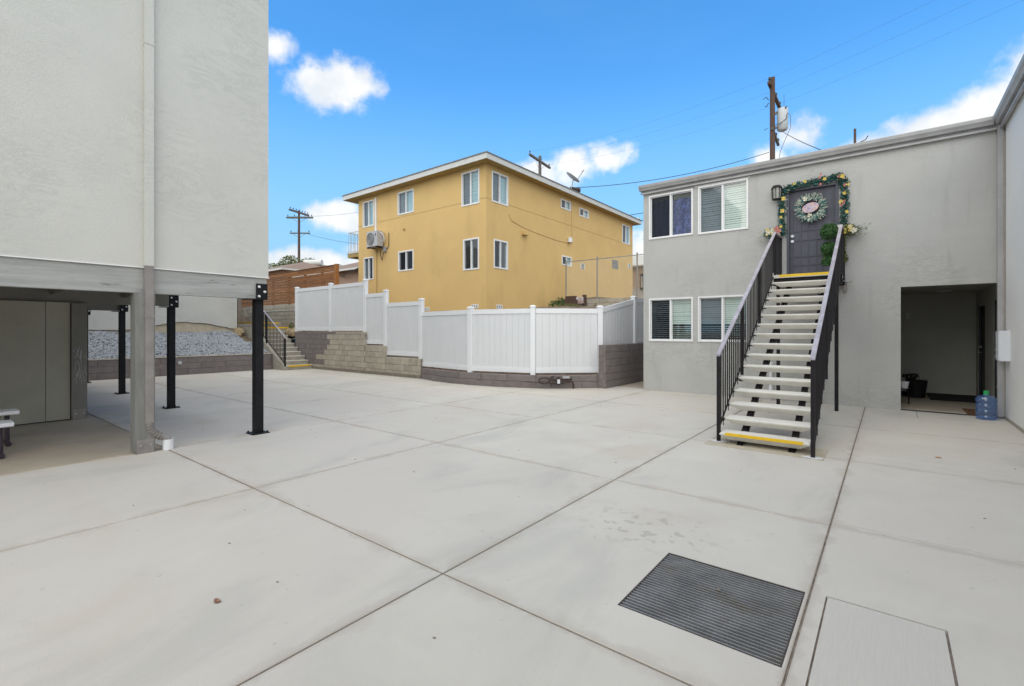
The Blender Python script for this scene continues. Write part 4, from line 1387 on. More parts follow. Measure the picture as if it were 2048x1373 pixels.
# air conditioner on the wall
ac = thing('air_conditioner', 'grey outdoor air conditioner unit bracketed high on the yellow wall', 'air conditioner', (-19.9, 14.4, 5.6))
obj('casing', MB().box(-20.42, -19.56, HY - .44, HY - .10, 5.66, 6.40), M['ac'], ac)
mb = MB().lathe([(0, 0), (.29, 0), (.31, .02), (.31, 0)], (0, 0, 0), 20)
vs = [(-20.10 + x, HY - .4405 - z, 6.03 + y) for x, y, z in mb.v]
mb2 = MB(); mb2.v = vs; mb2.f = mb.f; mb2.mi = mb.mi
obj('fan_grille', mb2, M['ac_grille'], ac)
mb = MB()
for r_ in (.09, .17, .25):
    pts = [(-20.10 + r_ * math.cos(k * .524), HY - .452, 6.03 + r_ * math.sin(k * .524)) for k in range(13)]
    mb.tube(pts, .006, 4)
obj('guard_rings', mb, M['ac'], ac)
obj('badge', MB().box(-19.74, -19.66, HY - .446, HY - .441, 6.16, 6.27), mat('badge', (.06, .07, .16), .5), ac)
mb = MB().box(-20.35, -20.31, HY - .46, HY - .005, 5.60, 5.655).box(-19.68, -19.64, HY - .46, HY - .005, 5.60, 5.655).box(-20.40, -19.58, HY - .43, HY - .40, 5.57, 5.6)
obj('bracket', mb, M['rust'], ac)
pts = [(-19.50, HY - .30, 6.32), (-19.38, HY - .26, 6.25), (-19.33, HY - .22, 6.08), (-19.38, HY - .2, 5.92), (-19.50, HY - .24, 5.88)]
obj('hoses', MB().tube(pts, .018, 6).tube([(p[0] - .04, p[1] + .08, p[2] - .05) for p in pts], .014, 6), M['plastic_w'], ac, True)
pts = [(-19.75, HY - .15, 5.65), (-19.74, HY - .1, 5.2), (-19.66, HY - .08, 4.98), (-19.58, HY - .1, 5.15), (-19.52, HY - .03, 5.55)]
obj('cable_loop', MB().tube(pts, .016, 5).tube([(-19.52, HY - .03, 5.5), (-19.28, HY - .03, 5.55), (-19.2, HY - .03, 5.75), (-19.2, HY - .03, 6.3)], .016, 5), M['rust'], ac)
obj('switch_box', MB().box(-19.55, -19.36, HY - .10, HY - .003, 5.40, 5.62), M['metal_grey'], ac)

# satellite dish on the roof edge
dh = thing('satellite_dish', 'grey satellite dish tilted up on the roof edge of the yellow house', 'satellite dish', (-12.6, 20.9, 8.6))
mast = MB().tube([(-12.62, 20.8, 8.60), (-12.60, 21.0, 8.98), (-12.60, 21.02, 9.14)], .022, 8)
obj('mast', mast, M['metal_grey'], dh)
ax = Vector((.55, .25, .80)).normalized()
cc_ = Vector((-12.60, 21.02, 9.30))
u = ax.cross(Vector((0, 0, 1))).normalized(); v = ax.cross(u)
vs, fs = [], []
for i, (r_, h_) in enumerate(((.02, -.06), (.17, -.05), (.33, -.02), (.45, .016))):
    for k in range(20):
        an = 2 * math.pi * k / 20
        vs.append(cc_ + (u * math.cos(an) + v * math.sin(an) * .92) * r_ + ax * h_)
for i in range(3):
    for k in range(20):
        fs.append((i * 20 + k, i * 20 + (k + 1) % 20, i * 20 + 20 + (k + 1) % 20, i * 20 + 20 + k))
mb = MB().add(vs, fs)
vs2 = [p - ax * .012 for p in vs]
mb.add(vs2, fs)
obj('reflector', mb, M['plastic_g'], dh, True)
foot = cc_ - v * .33 if (cc_ - v * .33).z < cc_.z else cc_ + v * .33
tip = cc_ + ax * .46 + Vector((.26, .12, -.02))
mb = MB().tube([cc_ + Vector((0, 0, -.16)), cc_ + Vector((.20, .12, -.10)), tip], .022, 6)
obj('feed_arm', mb, M['metal_grey'], dh)
obj('receiver', MB().tube([tip, tip - ax * .12 + Vector((-.06, 0, 0.02))], .055, 8), M['plastic_w'], dh)

# garden wall, chain link, sign behind the fence
gk = thing('garden_wall', 'weathered grey block wall under the chain link fence beside the yellow house', 'wall', (-9, 20, 2))
blocks(gk, [(-12.2, 20.05), (-5, 20.05)], lambda s: 3.0, zbot=1.98, course=.2, bl=.4)
CL = thing('chain_link_fence', 'grey chain link fence with tall posts in front of the yellow side wall', 'fence', (-10, 20.1, 3))
for x in (-12.45, -10.74, -8.76, -6.9):
    obj('post', MB().tube([(x, 20.13, 2.2), (x, 20.13, 4.98)], .036, 8), M['metal_brown'], CL)
obj('top_rail', MB().tube([(-12.45, 20.13, 4.88), (-5.2, 20.13, 4.86)], .024, 6), M['metal_brown'], CL)
mb = MB()
H_ = 1.86
p_ = .085
k = 0
for sg in (1, -1):
    x = -12.43 - H_
    while x < -5.3:
        xa, xb = x, x + H_
        za, zb_ = (3.01, 3.01 + H_) if sg > 0 else (3.01 + H_, 3.01)
        if xa < -12.43:
            f_ = (-12.43 - xa) / H_; za = za + (zb_ - za) * f_; xa = -12.43
        if xb > -5.3:
            f_ = (xb + 5.3) / H_; zb_ = zb_ - (zb_ - za) * (f_ * H_) / (xb - xa); xb = -5.3
        if xb - xa > .02:
            mb.tube([(xa, 20.10 + .002 * sg, za), (xb, 20.10 + .002 * sg, zb_)], .0028, 3, cap=False)
        x += p_
tagp(obj('wire_mesh', mb, M['chain'], CL), kind='stuff')
sg = thing('hand_painted_sign', 'small white board with red and dark hand lettering beside the chain link fence', 'sign', (-11.5, 19.9, 2.8))
obj('board', MB().box(-11.72, -11.30, 19.86, 19.875, 2.80, 3.11), M['signw'], sg)
mb = MB(); mb2 = MB()
rs_ = random.Random(4)
for row, (z, n_, t_) in enumerate(((3.05, 4, mb2), (2.975, 6, mb2), (2.905, 8, mb), (2.84, 7, mb))):
    w_ = n_ * .044
    for k in range(n_):
        x = -11.51 - w_ / 2 + k * .044
        t_.box(x, x + .008, 19.852, 19.858, z - .022, z + .022)
        if rs_.random() < .7: t_.box(x + .009, x + .03, 19.852, 19.858, z + (.015 if rs_.random() < .5 else -.022), z + .022 if rs_.random() < .5 else z - .012)
        if rs_.random() < .6: t_.box(x + .022, x + .03, 19.850, 19.8515, z - .02, z + .012)
obj('red_lettering', mb, M['signr'], sg)
obj('dark_lettering', mb2, M['signk'], sg)
obj('stake', MB().box(-11.40, -11.36, 19.88, 19.92, 2.2, 3.2), M['pole'], sg)
tagp(obj('plank_pile', MB().box(-12.3, -11.75, 19.80, 19.98, 2.7, 3.17).box(-11.28, -11.22, 19.78, 19.98, 2.5, 3.2).box(-12.1, -11.6, 19.6, 19.78, 2.6, 2.98), M['pole']), 'stack of weathered brown boards leaning by the white hand lettered sign', 'boards')
plant('bush', 'dark green bush at the left end of the chain link fence', 'bush', (-12.2, 18.9, 2.3),
      [((-12.25, 18.9, 2.66), (.42, .3, .28), 420), ((-12.0, 18.9, 2.85), (.2, .2, .25), 160), ((-12.2, 18.8, 2.45), (.5, .3, .2), 260)], M['leaf'], .05)
plant('dry_grass', 'dry yellow-green grass tuft in front of the garden block wall', 'plant', (-11.5, 18.8, 2.3), [((-11.45, 18.9, 2.52), (.55, .25, .22), 420)], M['leaf_olive'], .07)
mb = MB()
for k in range(60):
    x = -11.6 + rr.uniform(-.6, .6); y = 18.7 + rr.uniform(-.2, .2)
    mb.tube([(x, y, 2.35), (x + rr.uniform(-.05, .1), y, 2.55), (x + rr.uniform(-.1, .35), y, 2.62 + rr.uniform(0, .22))], [.008, .006, .002], 3)
tagp(obj('dry_stalks', mb, mat('straw', (.34, .28, .14), .9, var=.2)), 'dry straw-coloured stalks in front of the garden wall', 'plant', kind='stuff')
# weeds and dead leaves in the gap under the curved fence
mb = MB()
for k in range(500):
    x = rr.uniform(-11.4, -6.1)
    y = yfront(x) + rr.uniform(-.05, .12)
    leaf_cloud(mb, (x, y, .345 + rr.uniform(0, .02)), (.02, .02, .006), 1, .02, rr)
tagp(obj('leaf_litter', mb, M['leaf_dry']), 'dry brown leaf litter under the white fence on the curved wall', 'leaf litter', kind='stuff')

# valve / backflow pipework on the curved wall
vf = thing('valve_pipework', 'dark rusty valve pipework with a white tag fixed to the low curved wall', 'valve', (-6.6, 10.55, 0))
def fr_(s, w_, z):
    s = (s - .3) * 1.12 + .3
    z = .215 + (z - .215) * 1.15 if z > .05 else z
    # frame along the wall face near x = -6.6
    P, Q = Vector((-6.98, 10.30, 0)), Vector((-6.02, 11.18, 0))
    d = (Q - P).normalized(); n = Vector((d.y, -d.x, 0))
    v = P + d * s + n * w_
    return (v.x, v.y, z)
mb = MB()
ring = [fr_(-.02 + .13 * math.cos(k * .45), .10 + .01 * math.sin(k), .215 + .065 * math.sin(k * .45)) for k in range(15)]
mb.tube(ring, .024, 6)
obj('hose_loop', mb, M['rust'], vf, True)
mb = MB().tube([fr_(.08, .1, .25), fr_(.22, .11, .24), fr_(.40, .11, .25), fr_(.62, .10, .25)], .030, 8).tube([fr_(.10, .1, .17), fr_(.30, .11, .165), fr_(.45, .11, .18)], .036, 8)
mb.tube([fr_(.30, .11, .12), fr_(.30, .11, .30)], .036, 8).tube([fr_(.14, .11, .27), fr_(.14, .11, .29), fr_(.2, .11, .31)], .022, 6)
mb.tube([fr_(.44, .11, .20), fr_(.60, .11, .20), fr_(.64, .11, .17), fr_(.655, .11, .10), fr_(.655, .11, .01)], .025, 7)
obj('pipes', mb, M['rust'], vf, True)
obj('tag', MB().prism([(.275, .15), (.335, .15), (.335, .245), (.275, .245)], lambda s, z, w_: fr_(s, w_, z), .152, .157), M['plastic_w'], vf)
obj('valve_body', MB().tube([fr_(.40, .12, .28), fr_(.56, .12, .28)], .035, 8), M['metal_grey'], vf, True)

# peach house at far right, street lamp
ph_ = thing('peach_house', 'peach stucco house with a black barred window seen past the yellow house', 'building', (-12, 34, 3))
obj('wall', MB().box(-15.5, -6, 33.2, 42, 2.0, 6.15), M['wall_peach'], ph_)
obj('lower_wall', MB().box(-15.5, -6, 33.12, 33.19, 2.0, 4.6), mat('pale', (.50, .44, .40), .9), ph_)
obj('eave', MB().box(-15.8, -5.8, 32.8, 42.2, 6.155, 6.25), M['step'], ph_)
mb = MB().prism([(-15.8, 6.26), (-5.8, 6.26), (-5.8, 6.45), (-13.3, 6.9), (-15.8, 7.2)], lambda x, z, y: (x, y, z), 33.6, 40)
obj('parapet', mb, M['trim'], ph_)
wd = obj('window', MB().box(-14.05, -12.4, 33.05, 33.115, 4.70, 5.45), M['trim'], ph_)
obj('pane', MB().box(-13.98, -12.5, 33.035, 33.049, 4.76, 5.38), M['galv'], wd)
mb = MB()
for k in range(9):
    x = -14.1 + k * .2
    mb.box(x, x + .04, 32.9, 32.93, 4.55, 5.5)
mb.box(-14.12, -12.3, 32.9, 32.94, 4.45, 4.6).box(-14.12, -12.3, 32.9, 32.94, 5.45, 5.62)
obj('window_bars', mb, M['black'], wd)
sl_ = thing('street_lamp', 'street lamp head on a curved arm beyond the yellow house roof corner', 'street lamp', (-19.6, 41, 2))
obj('pole', MB().tube([(-19.6, 41, 2), (-19.6, 41, 11.2)], .08, 8), M['metal_grey'], sl_)
obj('arm', MB().tube([(-19.6, 41, 11.15), (-18.4, 40.4, 11.45), (-17.6, 39.9, 11.42)], .035, 6), M['metal_grey'], sl_)
mb = MB().lathe([(0, .14), (.16, .13), (.27, .05), (.25, -.02), (.14, -.14), (0, -.18)], (-17.35, 39.8, 11.28), 12)
obj('lamp_head', mb, M['xfmr'], sl_, True)

# far tan houses, tree and palm on the left
def hip_house(name, lab, x0, x1, y0, y1, zg, ze, zr_, wallm, win=None):
    t_ = thing(name, lab, 'building', ((x0 + x1) / 2, (y0 + y1) / 2, zg))
    obj('wall', MB().box(x0, x1, y0, y1, zg, ze), wallm, t_)
    o_ = .6
    a, b, c, d = x0 - o_, x1 + o_, y0 - o_, y1 + o_
    hw_ = (d - c) / 2
    if b - a < d - c:
        hw_ = (b - a) / 2
        r1, r2 = ((a + b) / 2, c + hw_), ((a + b) / 2, d - hw_)
        F_ = [(4, 5, 8), (5, 6, 9, 8), (6, 7, 9), (7, 4, 8, 9)]
    else:
        r1, r2 = (a + hw_, (c + d) / 2), (b - hw_, (c + d) / 2)
        F_ = [(4, 5, 9, 8), (5, 6, 9), (6, 7, 8, 9), (7, 4, 8)]
    vs = [(a, c, ze), (b, c, ze), (b, d, ze), (a, d, ze), (a, c, ze + .08), (b, c, ze + .08), (b, d, ze + .08), (a, d, ze + .08), (*r1, zr_), (*r2, zr_)]
    rf_ = obj('roof', MB().add(vs, [(3, 2, 1, 0)] + F_), M['roof_tan'], t_)
    obj('fascia', MB().box(a - .02, b + .02, c - .03, c, ze - .05, ze + .085).box(b, b + .03, c, d, ze - .05, ze + .085), M['eave'], t_)
    if win:
        w0, w1, z0, z1, yy = win
        f_ = obj('window', MB().box(w0, w1, yy - .04, yy - .001, z0, z1), M['trim'], t_)
        obj('pane', MB().box(w0 + .1, (w0 + w1) / 2 - .03, yy - .05, yy - .041, z0 + .1, z1 - .1).box((w0 + w1) / 2 + .03, w1 - .1, yy - .05, yy - .041, z0 + .1, z1 - .1), M['dark'], f_)
    return t_
hip_house('tan_house', 'low tan house whose brown hip roof rises behind the timber fence', -54, -37.8, 18.8, 27.0, 2.5, 6.35, 7.9, M['wall_tan'])
h2 = hip_house('tan_house', 'brown roofed tan house with small white window between timber fence and yellow house', -36.5, -27.5, 19.6, 26, 2.5, 5.75, 7.1, M['wall_tan'], (-34.0, -33.1, 4.75, 5.35, 19.6))
tagp(obj('rooftop_unit', MB().tube([(-41.3, 22.3, 7.62), (-40.0, 23.2, 7.62)], .28, 10), M['eave'], None, True), 'pale rounded rooftop unit on the ridge of the brown hip roof', 'roof unit')
def tree(lab, x, y, z0, h, clouds, m, size):
    t_ = thing('tree', lab, 'tree', (x, y, z0))
    mb = MB().tube([(x, y, z0), (x + .1, y, z0 + h * .5), (x, y, z0 + h * .8)], [.22, .16, .06], 7)
    for c, rad, n in clouds:
        mb.tube([(x, y, z0 + h * .45), ((x + c[0]) / 2, (y + c[1]) / 2, z0 + h * .62), c], [.10, .06, .02], 5)
    obj('trunk', mb, M['pole'], t_)
    mb = MB()
    for c, rad, n in clouds:
        leaf_cloud(mb, c, rad, n, size, rr)
    obj('crown', mb, m, t_)
tree('rounded green tree showing above the brown roof beside the utility pole', -51.5, 26.8, 3, 6.5,
     [((-52.0, 26.4, 8.9), (1.5, 1.2, 1.0), 700), ((-50.2, 27.6, 8.7), (1.2, 1, .9), 500), ((-53.2, 25.4, 8.2), (1.2, 1, .9), 450)], M['leaf_olive'], .13)
pt = thing('palm_tree', 'dark palm with drooping fronds peeking over the timber fence', 'palm tree', (-43.5, 27.5, 3))
obj('trunk', MB().tube([(-43.5, 27.5, 3), (-43.5, 27.5, 7.9)], [.2, .16], 7), M['pole'], pt)
mb = MB()
for k in range(26):
    an = k * 2.4
    up = rr.uniform(.1, 1.0)
    pts = []
    for s_ in range(7):
        t_ = s_ / 6
        r_ = 1.9 * t_
        pts.append(Vector((-43.5 + math.cos(an) * r_, 27.5 + math.sin(an) * r_, 7.95 + up * t_ * 1.1 - 1.5 * t_ * t_)))
    for s_ in range(6):
        p, q = pts[s_], pts[s_ + 1]
        d_ = (q - p).normalized(); sd = d_.cross(Vector((0, 0, 1))).normalized()
        for j in range(3):
            c0 = p.lerp(q, j / 3)
            for g_ in (-1, 1):
                e_ = c0 + sd * g_ * .34 * (1 - .5 * s_ / 6) + d_ * .18 + Vector((0, 0, -.10))
                mb.add([c0, c0 + d_ * .05, e_], [(0, 1, 2)])
obj('fronds', mb, M['leaf'], pt)

# =================================================================== UTILITY POLES AND WIRES
def upole(x, y, z0, z1, r0, r1, lab, m):
    t_ = thing('utility_pole', lab, 'utility pole', (x, y, z0))
    obj('pole', MB().tube([(x, y, z0), (x, y, z1)], [r0, r1], 10), m, t_, True)
    return t_
def arm(t_, a, b, m, pins=(), th=.06):
    o_ = obj('crossarm', MB().tube([a, b], th, 4, sq=True), m, t_)
    a, b = Vector(a), Vector(b)
    for s_ in pins:
        p = a.lerp(b, s_) + Vector((0, 0, th))
        obj('insulator', MB().tube([p, p + Vector((0, 0, .12)), p + Vector((0, 0, .13)), p + Vector((0, 0, .26))], [.02, .02, .07, .05], 7), M['wire'], o_)
    return o_
P1 = upole(-58.13, 30.61, 3, 16.6, .19, .13, 'distant brown utility pole with three crossarms above the tan roof', M['pole'])
arm(P1, (-59.36, 29.64, 15.72), (-56.75, 31.7, 15.72), M['poleg'], (.05, .3, .7, .95), .10)
arm(P1, (-59.0, 29.9, 13.75), (-57.05, 31.46, 13.75), M['poleg'], (.05, .4, .95), .07)
arm(P1, (-57.6, 29.1, 16.35), (-58.7, 32.2, 16.35), M['poleg'], (.05, .2, .35, .5, .65, .8, .95), .10)
for pts in ([(-58.9, 30.0, 15.7), (-58.13, 30.5, 15.1)], [(-57.4, 31.2, 15.7), (-58.13, 30.7, 15.1)], [(-58.7, 30.15, 13.7), (-58.13, 30.5, 13.2)], [(-57.5, 31.1, 13.7), (-58.13, 30.7, 13.2)]):
    obj('brace', MB().tube(pts, .025, 4), M['metal_grey'], P1)
P2 = upole(-25.76, 36.99, 3, 17.95, .17, .14, 'grey utility pole with one slanting crossarm rising behind the yellow roof', M['poleg'])
arm(P2, (-25.45, 34.9, 17.45), (-26.02, 39.08, 17.45), M['poleg'], (.02, .55, .96), .09)
obj('brace', MB().tube([(-25.6, 36.0, 17.4), (-25.76, 36.9, 16.6)], .015, 4), M['metal_grey'], P2)
obj('brace', MB().tube([(-25.86, 37.9, 17.4), (-25.76, 37.05, 16.6)], .015, 4), M['metal_grey'], P2)
P3 = upole(-4.75, 28.08, 2.5, 14.75, .14, .12, 'brown utility pole with a grey transformer rising behind the grey roof', M['pole'])
arm(P3, (-4.83, 27.6, 14.33), (-4.9, 31.3, 14.33), M['pole'], (.05, .6, .95), .075)
arm(P3, (-4.73, 27.9, 12.02), (-4.88, 30.6, 12.02), M['poleg'], (.6, .95), .06)
tr = obj('transformer', MB().lathe([(0, 0), (.20, .02), (.26, .10), (.265, 1.12), (.24, 1.16), (0, 1.20)], (-4.34, 28.4, 11.95), 20), M['xfmr'], P3, True)
obj('bushing', MB().tube([(-4.2, 28.25, 13.0), (-4.12, 28.15, 13.1)], [.05, .03], 6).tube([(-4.5, 28.3, 12.9), (-4.58, 28.2, 12.95)], [.05, .03], 6), M['wire'], tr)
obj('mount', MB().box(-4.72, -4.58, 28.15, 28.3, 12.85, 12.95).box(-4.72, -4.58, 28.15, 28.3, 12.1, 12.2), M['metal_grey'], P3)
mb = MB().tube([(-4.2, 28.3, 12.95), (-3.95, 28.3, 12.6), (-3.95, 28.3, 12.0), (-4.2, 28.4, 11.5), (-4.6, 29.5, 11.3), (-4.7, 29.6, 10.9)], .012, 5).tube([(-4.15, 28.3, 12.9), (-4.1, 28.2, 12.5), (-4.4, 28.1, 12.25), (-4.75, 28.0, 12.2)], .015, 5)
mb.tube([(-4.25, 28.3, 13.1), (-4.25, 28.3, 13.8)], .008, 4)
obj('jumper', mb, M['wire'], P3)
mb = MB().tube([(-4.9, 27.9, 13.55), (-5.02, 27.9, 13.75), (-5.12, 27.8, 13.62)], .022, 5).tube([(-4.9, 27.9, 13.4), (-4.98, 27.85, 13.2), (-5.06, 27.8, 13.25)], .022, 5).tube([(-4.95, 27.9, 12.08), (-5.12, 27.9, 12.03)], .015, 5)
obj('cutout', mb, M['wire'], P3)
mb = MB().box(-4.94, -4.56, 28.0, 28.16, 12.58, 12.60)
P4 = upole(-2.17, 49.19, 3, 18.4, .12, .09, 'thin dark pole tip with a forked side arm above the grey roof at right', M['pole'])
obj('side_arm', MB().tube([(-2.1, 49.2, 17.1), (-1.45, 49.4, 17.4), (-1.3, 49.45, 17.7)], .04, 5), M['pole'], P4)

def wire(a, b, sag, r, m, lab, cat='cable', group=None, n=16):
    a, b = Vector(a), Vector(b)
    pts = []
    for k in range(n + 1):
        t_ = k / n
        p = a.lerp(b, t_)
        p.z -= sag * 4 * t_ * (1 - t_)
        pts.append(p)
    o_ = tagp(obj('power_line' if cat == 'power line' else 'service_cable', MB().tube(pts, r, 4, cap=False), m), lab, cat, group)
    return o_
wire((-4.9, 28.0, 10.85), (-12.75, 21.6, 8.95), .35, .016, M['wire'], 'dark sagging service cable from the transformer pole to the yellow roof vent')
wire((-4.34, 28.3, 11.9), (-.87, 17.1, 6.5), .10, .016, M['wire'], 'thick dark cable running from the transformer down to the grey roof')
wire((-13.5, 27.5, 8.62), (-4.9, 28.9, 9.5), .2, .018, M['wire'], 'dark cable leaving the yellow roof corner toward the right')
wire((-13.5, 29.2, 8.62), (-3, 29.9, 8.72), .1, .018, M['wire'], 'lowest dark cable beside the street lamp at the yellow roof corner')
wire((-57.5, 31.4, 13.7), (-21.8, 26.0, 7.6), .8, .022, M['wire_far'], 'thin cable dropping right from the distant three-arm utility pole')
wire((-21.9, 15.0, 4.98), (-52, 30, 7.6), .4, .03, M['wire'], 'black cable from the yellow house corner across to the timber fence')
wire((-75, 16, 11.8), (-52, 30, 8.3), .3, .03, M['wire'], 'dark cable low in the sky beside the raised building corner')
G_ = 'thin power lines high in the sky'
ORD = ('near', 'middle', 'far')
for k, (dx, z1, z2) in enumerate(((0.05, 17.55, 14.35), (1.8, 17.55, 14.35), (3.9, 17.55, 14.35))):
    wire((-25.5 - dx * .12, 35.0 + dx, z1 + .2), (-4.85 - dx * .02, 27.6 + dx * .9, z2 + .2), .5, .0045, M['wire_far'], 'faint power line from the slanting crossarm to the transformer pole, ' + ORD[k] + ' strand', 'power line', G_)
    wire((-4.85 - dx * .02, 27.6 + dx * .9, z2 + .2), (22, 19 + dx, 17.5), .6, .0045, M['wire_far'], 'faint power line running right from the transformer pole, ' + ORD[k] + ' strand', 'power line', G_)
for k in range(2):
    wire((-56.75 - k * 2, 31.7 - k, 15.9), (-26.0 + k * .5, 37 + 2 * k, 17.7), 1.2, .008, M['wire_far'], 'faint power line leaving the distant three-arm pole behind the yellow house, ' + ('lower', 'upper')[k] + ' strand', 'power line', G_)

# =================================================================== DOOR DECORATIONS
def leaves_along(mb, pts, n, size, rad, rnd_, asp=.32):
    P = [Vector(p) for p in pts]
    for _ in range(n):
        i = rnd_.randrange(len(P) - 1)
        c = P[i].lerp(P[i + 1], rnd_.random())
        leaf_cloud(mb, c, (rad, rad * .55, rad), 1, size, rnd_, asp=asp, shell=0)
def flower(mb, c, s_, rnd_):
    for k in range(6):
        an = k * 1.047 + rnd_.random()
        d_ = Vector((math.cos(an), -.35, math.sin(an)))
        t_ = Vector((-math.sin(an), 0, math.cos(an)))
        c0 = Vector(c)
        mb.add([c0, c0 + d_ * s_ * .6 + t_ * s_ * .35, c0 + d_ * s_, c0 + d_ * s_ * .6 - t_ * s_ * .35], [(0, 1, 2, 3)])
    c0 = Vector(c) + Vector((0, -.01, 0))
    mb.tube([c0, c0 + Vector((0, -.02, 0))], [s_ * .25, s_ * .15], 6)
YG = YW - .05
ga = thing('flower_garland', 'green artificial garland with yellow flowers framing the upstairs door', 'garland', (-1.24, YG, 3.3))
path = [(-1.76, YG, 3.55), (-1.79, YG, 4.0), (-1.75, YG, 4.50), (-1.5, YG, 4.56), (-1.1, YG, 4.58), (-.78, YG, 4.60), (-.68, YG, 4.45), (-.68, YG, 4.0), (-.70, YG, 3.55)]
mb = MB()
leaves_along(mb, path, 1500, .040, .085, rr)
obj('leaves', mb, M['leaf_teal'], ga)
mb = MB()
leaves_along(mb, path, 420, .032, .095, rr)
obj('olive_leaves', mb, M['leaf_olive'], ga)
for p in ((-1.80, 3.72), (-1.78, 3.88), (-1.80, 4.04), (-1.77, 4.30), (-1.55, 4.55), (-1.38, 4.57), (-.99, 4.58), (-.74, 4.57), (-.66, 4.42), (-.68, 4.2), (-.70, 4.05), (-.67, 3.88)):
    mb = MB()
    flower(mb, (p[0] + rr.uniform(-.04, .04), YG - .09 - rr.uniform(0, .03), p[1] + rr.uniform(-.04, .04)), rr.uniform(.032, .05), rr)
    obj('yellow_flower', mb, M['petal_y'], ga)
mb = MB()
for k in range(10):
    p = Vector(path[rr.randrange(4, 8)])
    flower(mb, (p.x + rr.uniform(-.05, .05), YG - .08, p.z + rr.uniform(-.1, .1)), .03, rr)
obj('pink_flowers', mb, M['petal_p'], ga)
mb = MB()
leaves_along(mb, path, 260, .03, .10, rr)
obj('silver_leaves', mb, M['leaf_silver'], ga)
def bunch(lab, cx_, cz, dx, vine=False):
    t_ = thing('flower_bunch', lab, 'flower bunch', (cx_, YG, cz))
    mb = MB()
    leaf_cloud(mb, (cx_, YG - .06, cz), (.20, .09, .12), 230, .045, rr, asp=.3, shell=0)
    if vine:
        leaves_along(mb, [(cx_ - .08, YG - .05, cz), (cx_ - .10, YG - .04, cz - .45), (cx_ - .07, YG - .04, cz - .62)], 330, .03, .06, rr)
    obj('leaves', mb, M['leaf_olive'] if vine else M['leaf_teal'], t_)
    mb = MB()
    for k in range(26):
        a_ = rr.uniform(-.6, .6) + (math.pi if dx < 0 else 0)
        L_ = rr.uniform(.15, .30)
        p = Vector((cx_ + rr.uniform(-.05, .05), YG - .06, cz))
        q = p + Vector((math.cos(a_) * L_, -rr.uniform(0, .08), math.sin(a_) * L_ * .8 + rr.uniform(-.1, .05)))
        mb.tube([p, q], .003, 3)
        leaf_cloud(mb, q, (.03, .02, .03), 3, .022, rr, asp=.4)
    obj('sprigs', mb, M['leaf_silver'], t_)
    mb = MB(); mw = MB(); mp = MB()
    for k in range(7):
        flower(mb, (cx_ + rr.uniform(-.14, .14), YG - .14, cz + rr.uniform(-.07, .08)), rr.uniform(.028, .055), rr)
    for k in range(5):
        flower(mw, (cx_ + rr.uniform(-.16, .16), YG - .15, cz + rr.uniform(-.08, .08)), rr.uniform(.04, .065), rr)
    for k in range(3):
        flower(mp, (cx_ + .06 + rr.uniform(-.06, .06), YG - .16, cz + rr.uniform(0, .08)), rr.uniform(.05, .07), rr)
    obj('yellow_flowers', mb, M['petal_y'], t_)
    obj('white_flowers', mw, M['petal_w'], t_)
    if not vine: obj('pink_flowers', mp, M['petal_p'], t_)
bunch('bunch of yellow, white and pink artificial flowers at the top of the left stair railing', -1.93, 3.60, -1)
bunch('bunch of flowers with a trailing vine at the top of the right stair railing', -.60, 3.50, 1, True)
wr = thing('door_wreath', 'silvery green wreath with a pink and lilac oval plaque hanging on the door', 'wreath', (-1.25, YW, 4.05))
mb = MB(); mb2 = MB()
cw = Vector((-1.26, YW - .02, 4.05))
for k in range(520):
    an = rr.uniform(0, 6.283)
    r_ = rr.uniform(.15, .21)
    p = cw + Vector((math.cos(an) * r_, rr.uniform(-.05, .0), math.sin(an) * r_))
    aj = an + rr.gauss(-.2, .7)
    d_ = Vector((math.cos(aj), rr.uniform(-.5, .1), math.sin(aj))).normalized()
    L_ = rr.uniform(.04, .15)
    b = d_.cross(Vector((0, 1, 0))).normalized() * .010
    (mb if k % 2 else mb2).add([p, p + d_ * L_ * .5 + b, p + d_ * L_, p + d_ * L_ * .5 - b], [(0, 1, 2, 3)])
for k in range(14):
    an = rr.choice((2.6, 2.75, 1.1, 1.2, 5.3, 3.7)) + rr.uniform(-.15, .15)
    p = cw + Vector((math.cos(an) * .27, -.04, math.sin(an) * .27))
    leaf_cloud(mb, p, (.05, .02, .05), 8, .022, rr)
obj('silver_leaves', mb, M['leaf_silver'], wr)
obj('green_leaves', mb2, M['leaf_teal'], wr)
mb = MB()
flower(mb, cw + Vector((-.09, -.07, .19)), .055, rr)
flower(mb, cw + Vector((-.01, -.07, -.16)), .045, rr)
obj('cream_flowers', mb, M['petal_w'], wr)
mb = MB()
pr = []
for k in range(24):
    an = k * math.pi / 12
    x, z = .15 * math.cos(an), .10 * math.sin(an)
    c, s_ = math.cos(.25), math.sin(.25)
    pr.append((cw.x + x * c - z * s_, cw.z - .005 + x * s_ + z * c))
mb.prism(pr, lambda x, z, y: (x, y, z), YW - .085, YW - .07)
obj('plaque', mb, M['plaque'], wr)
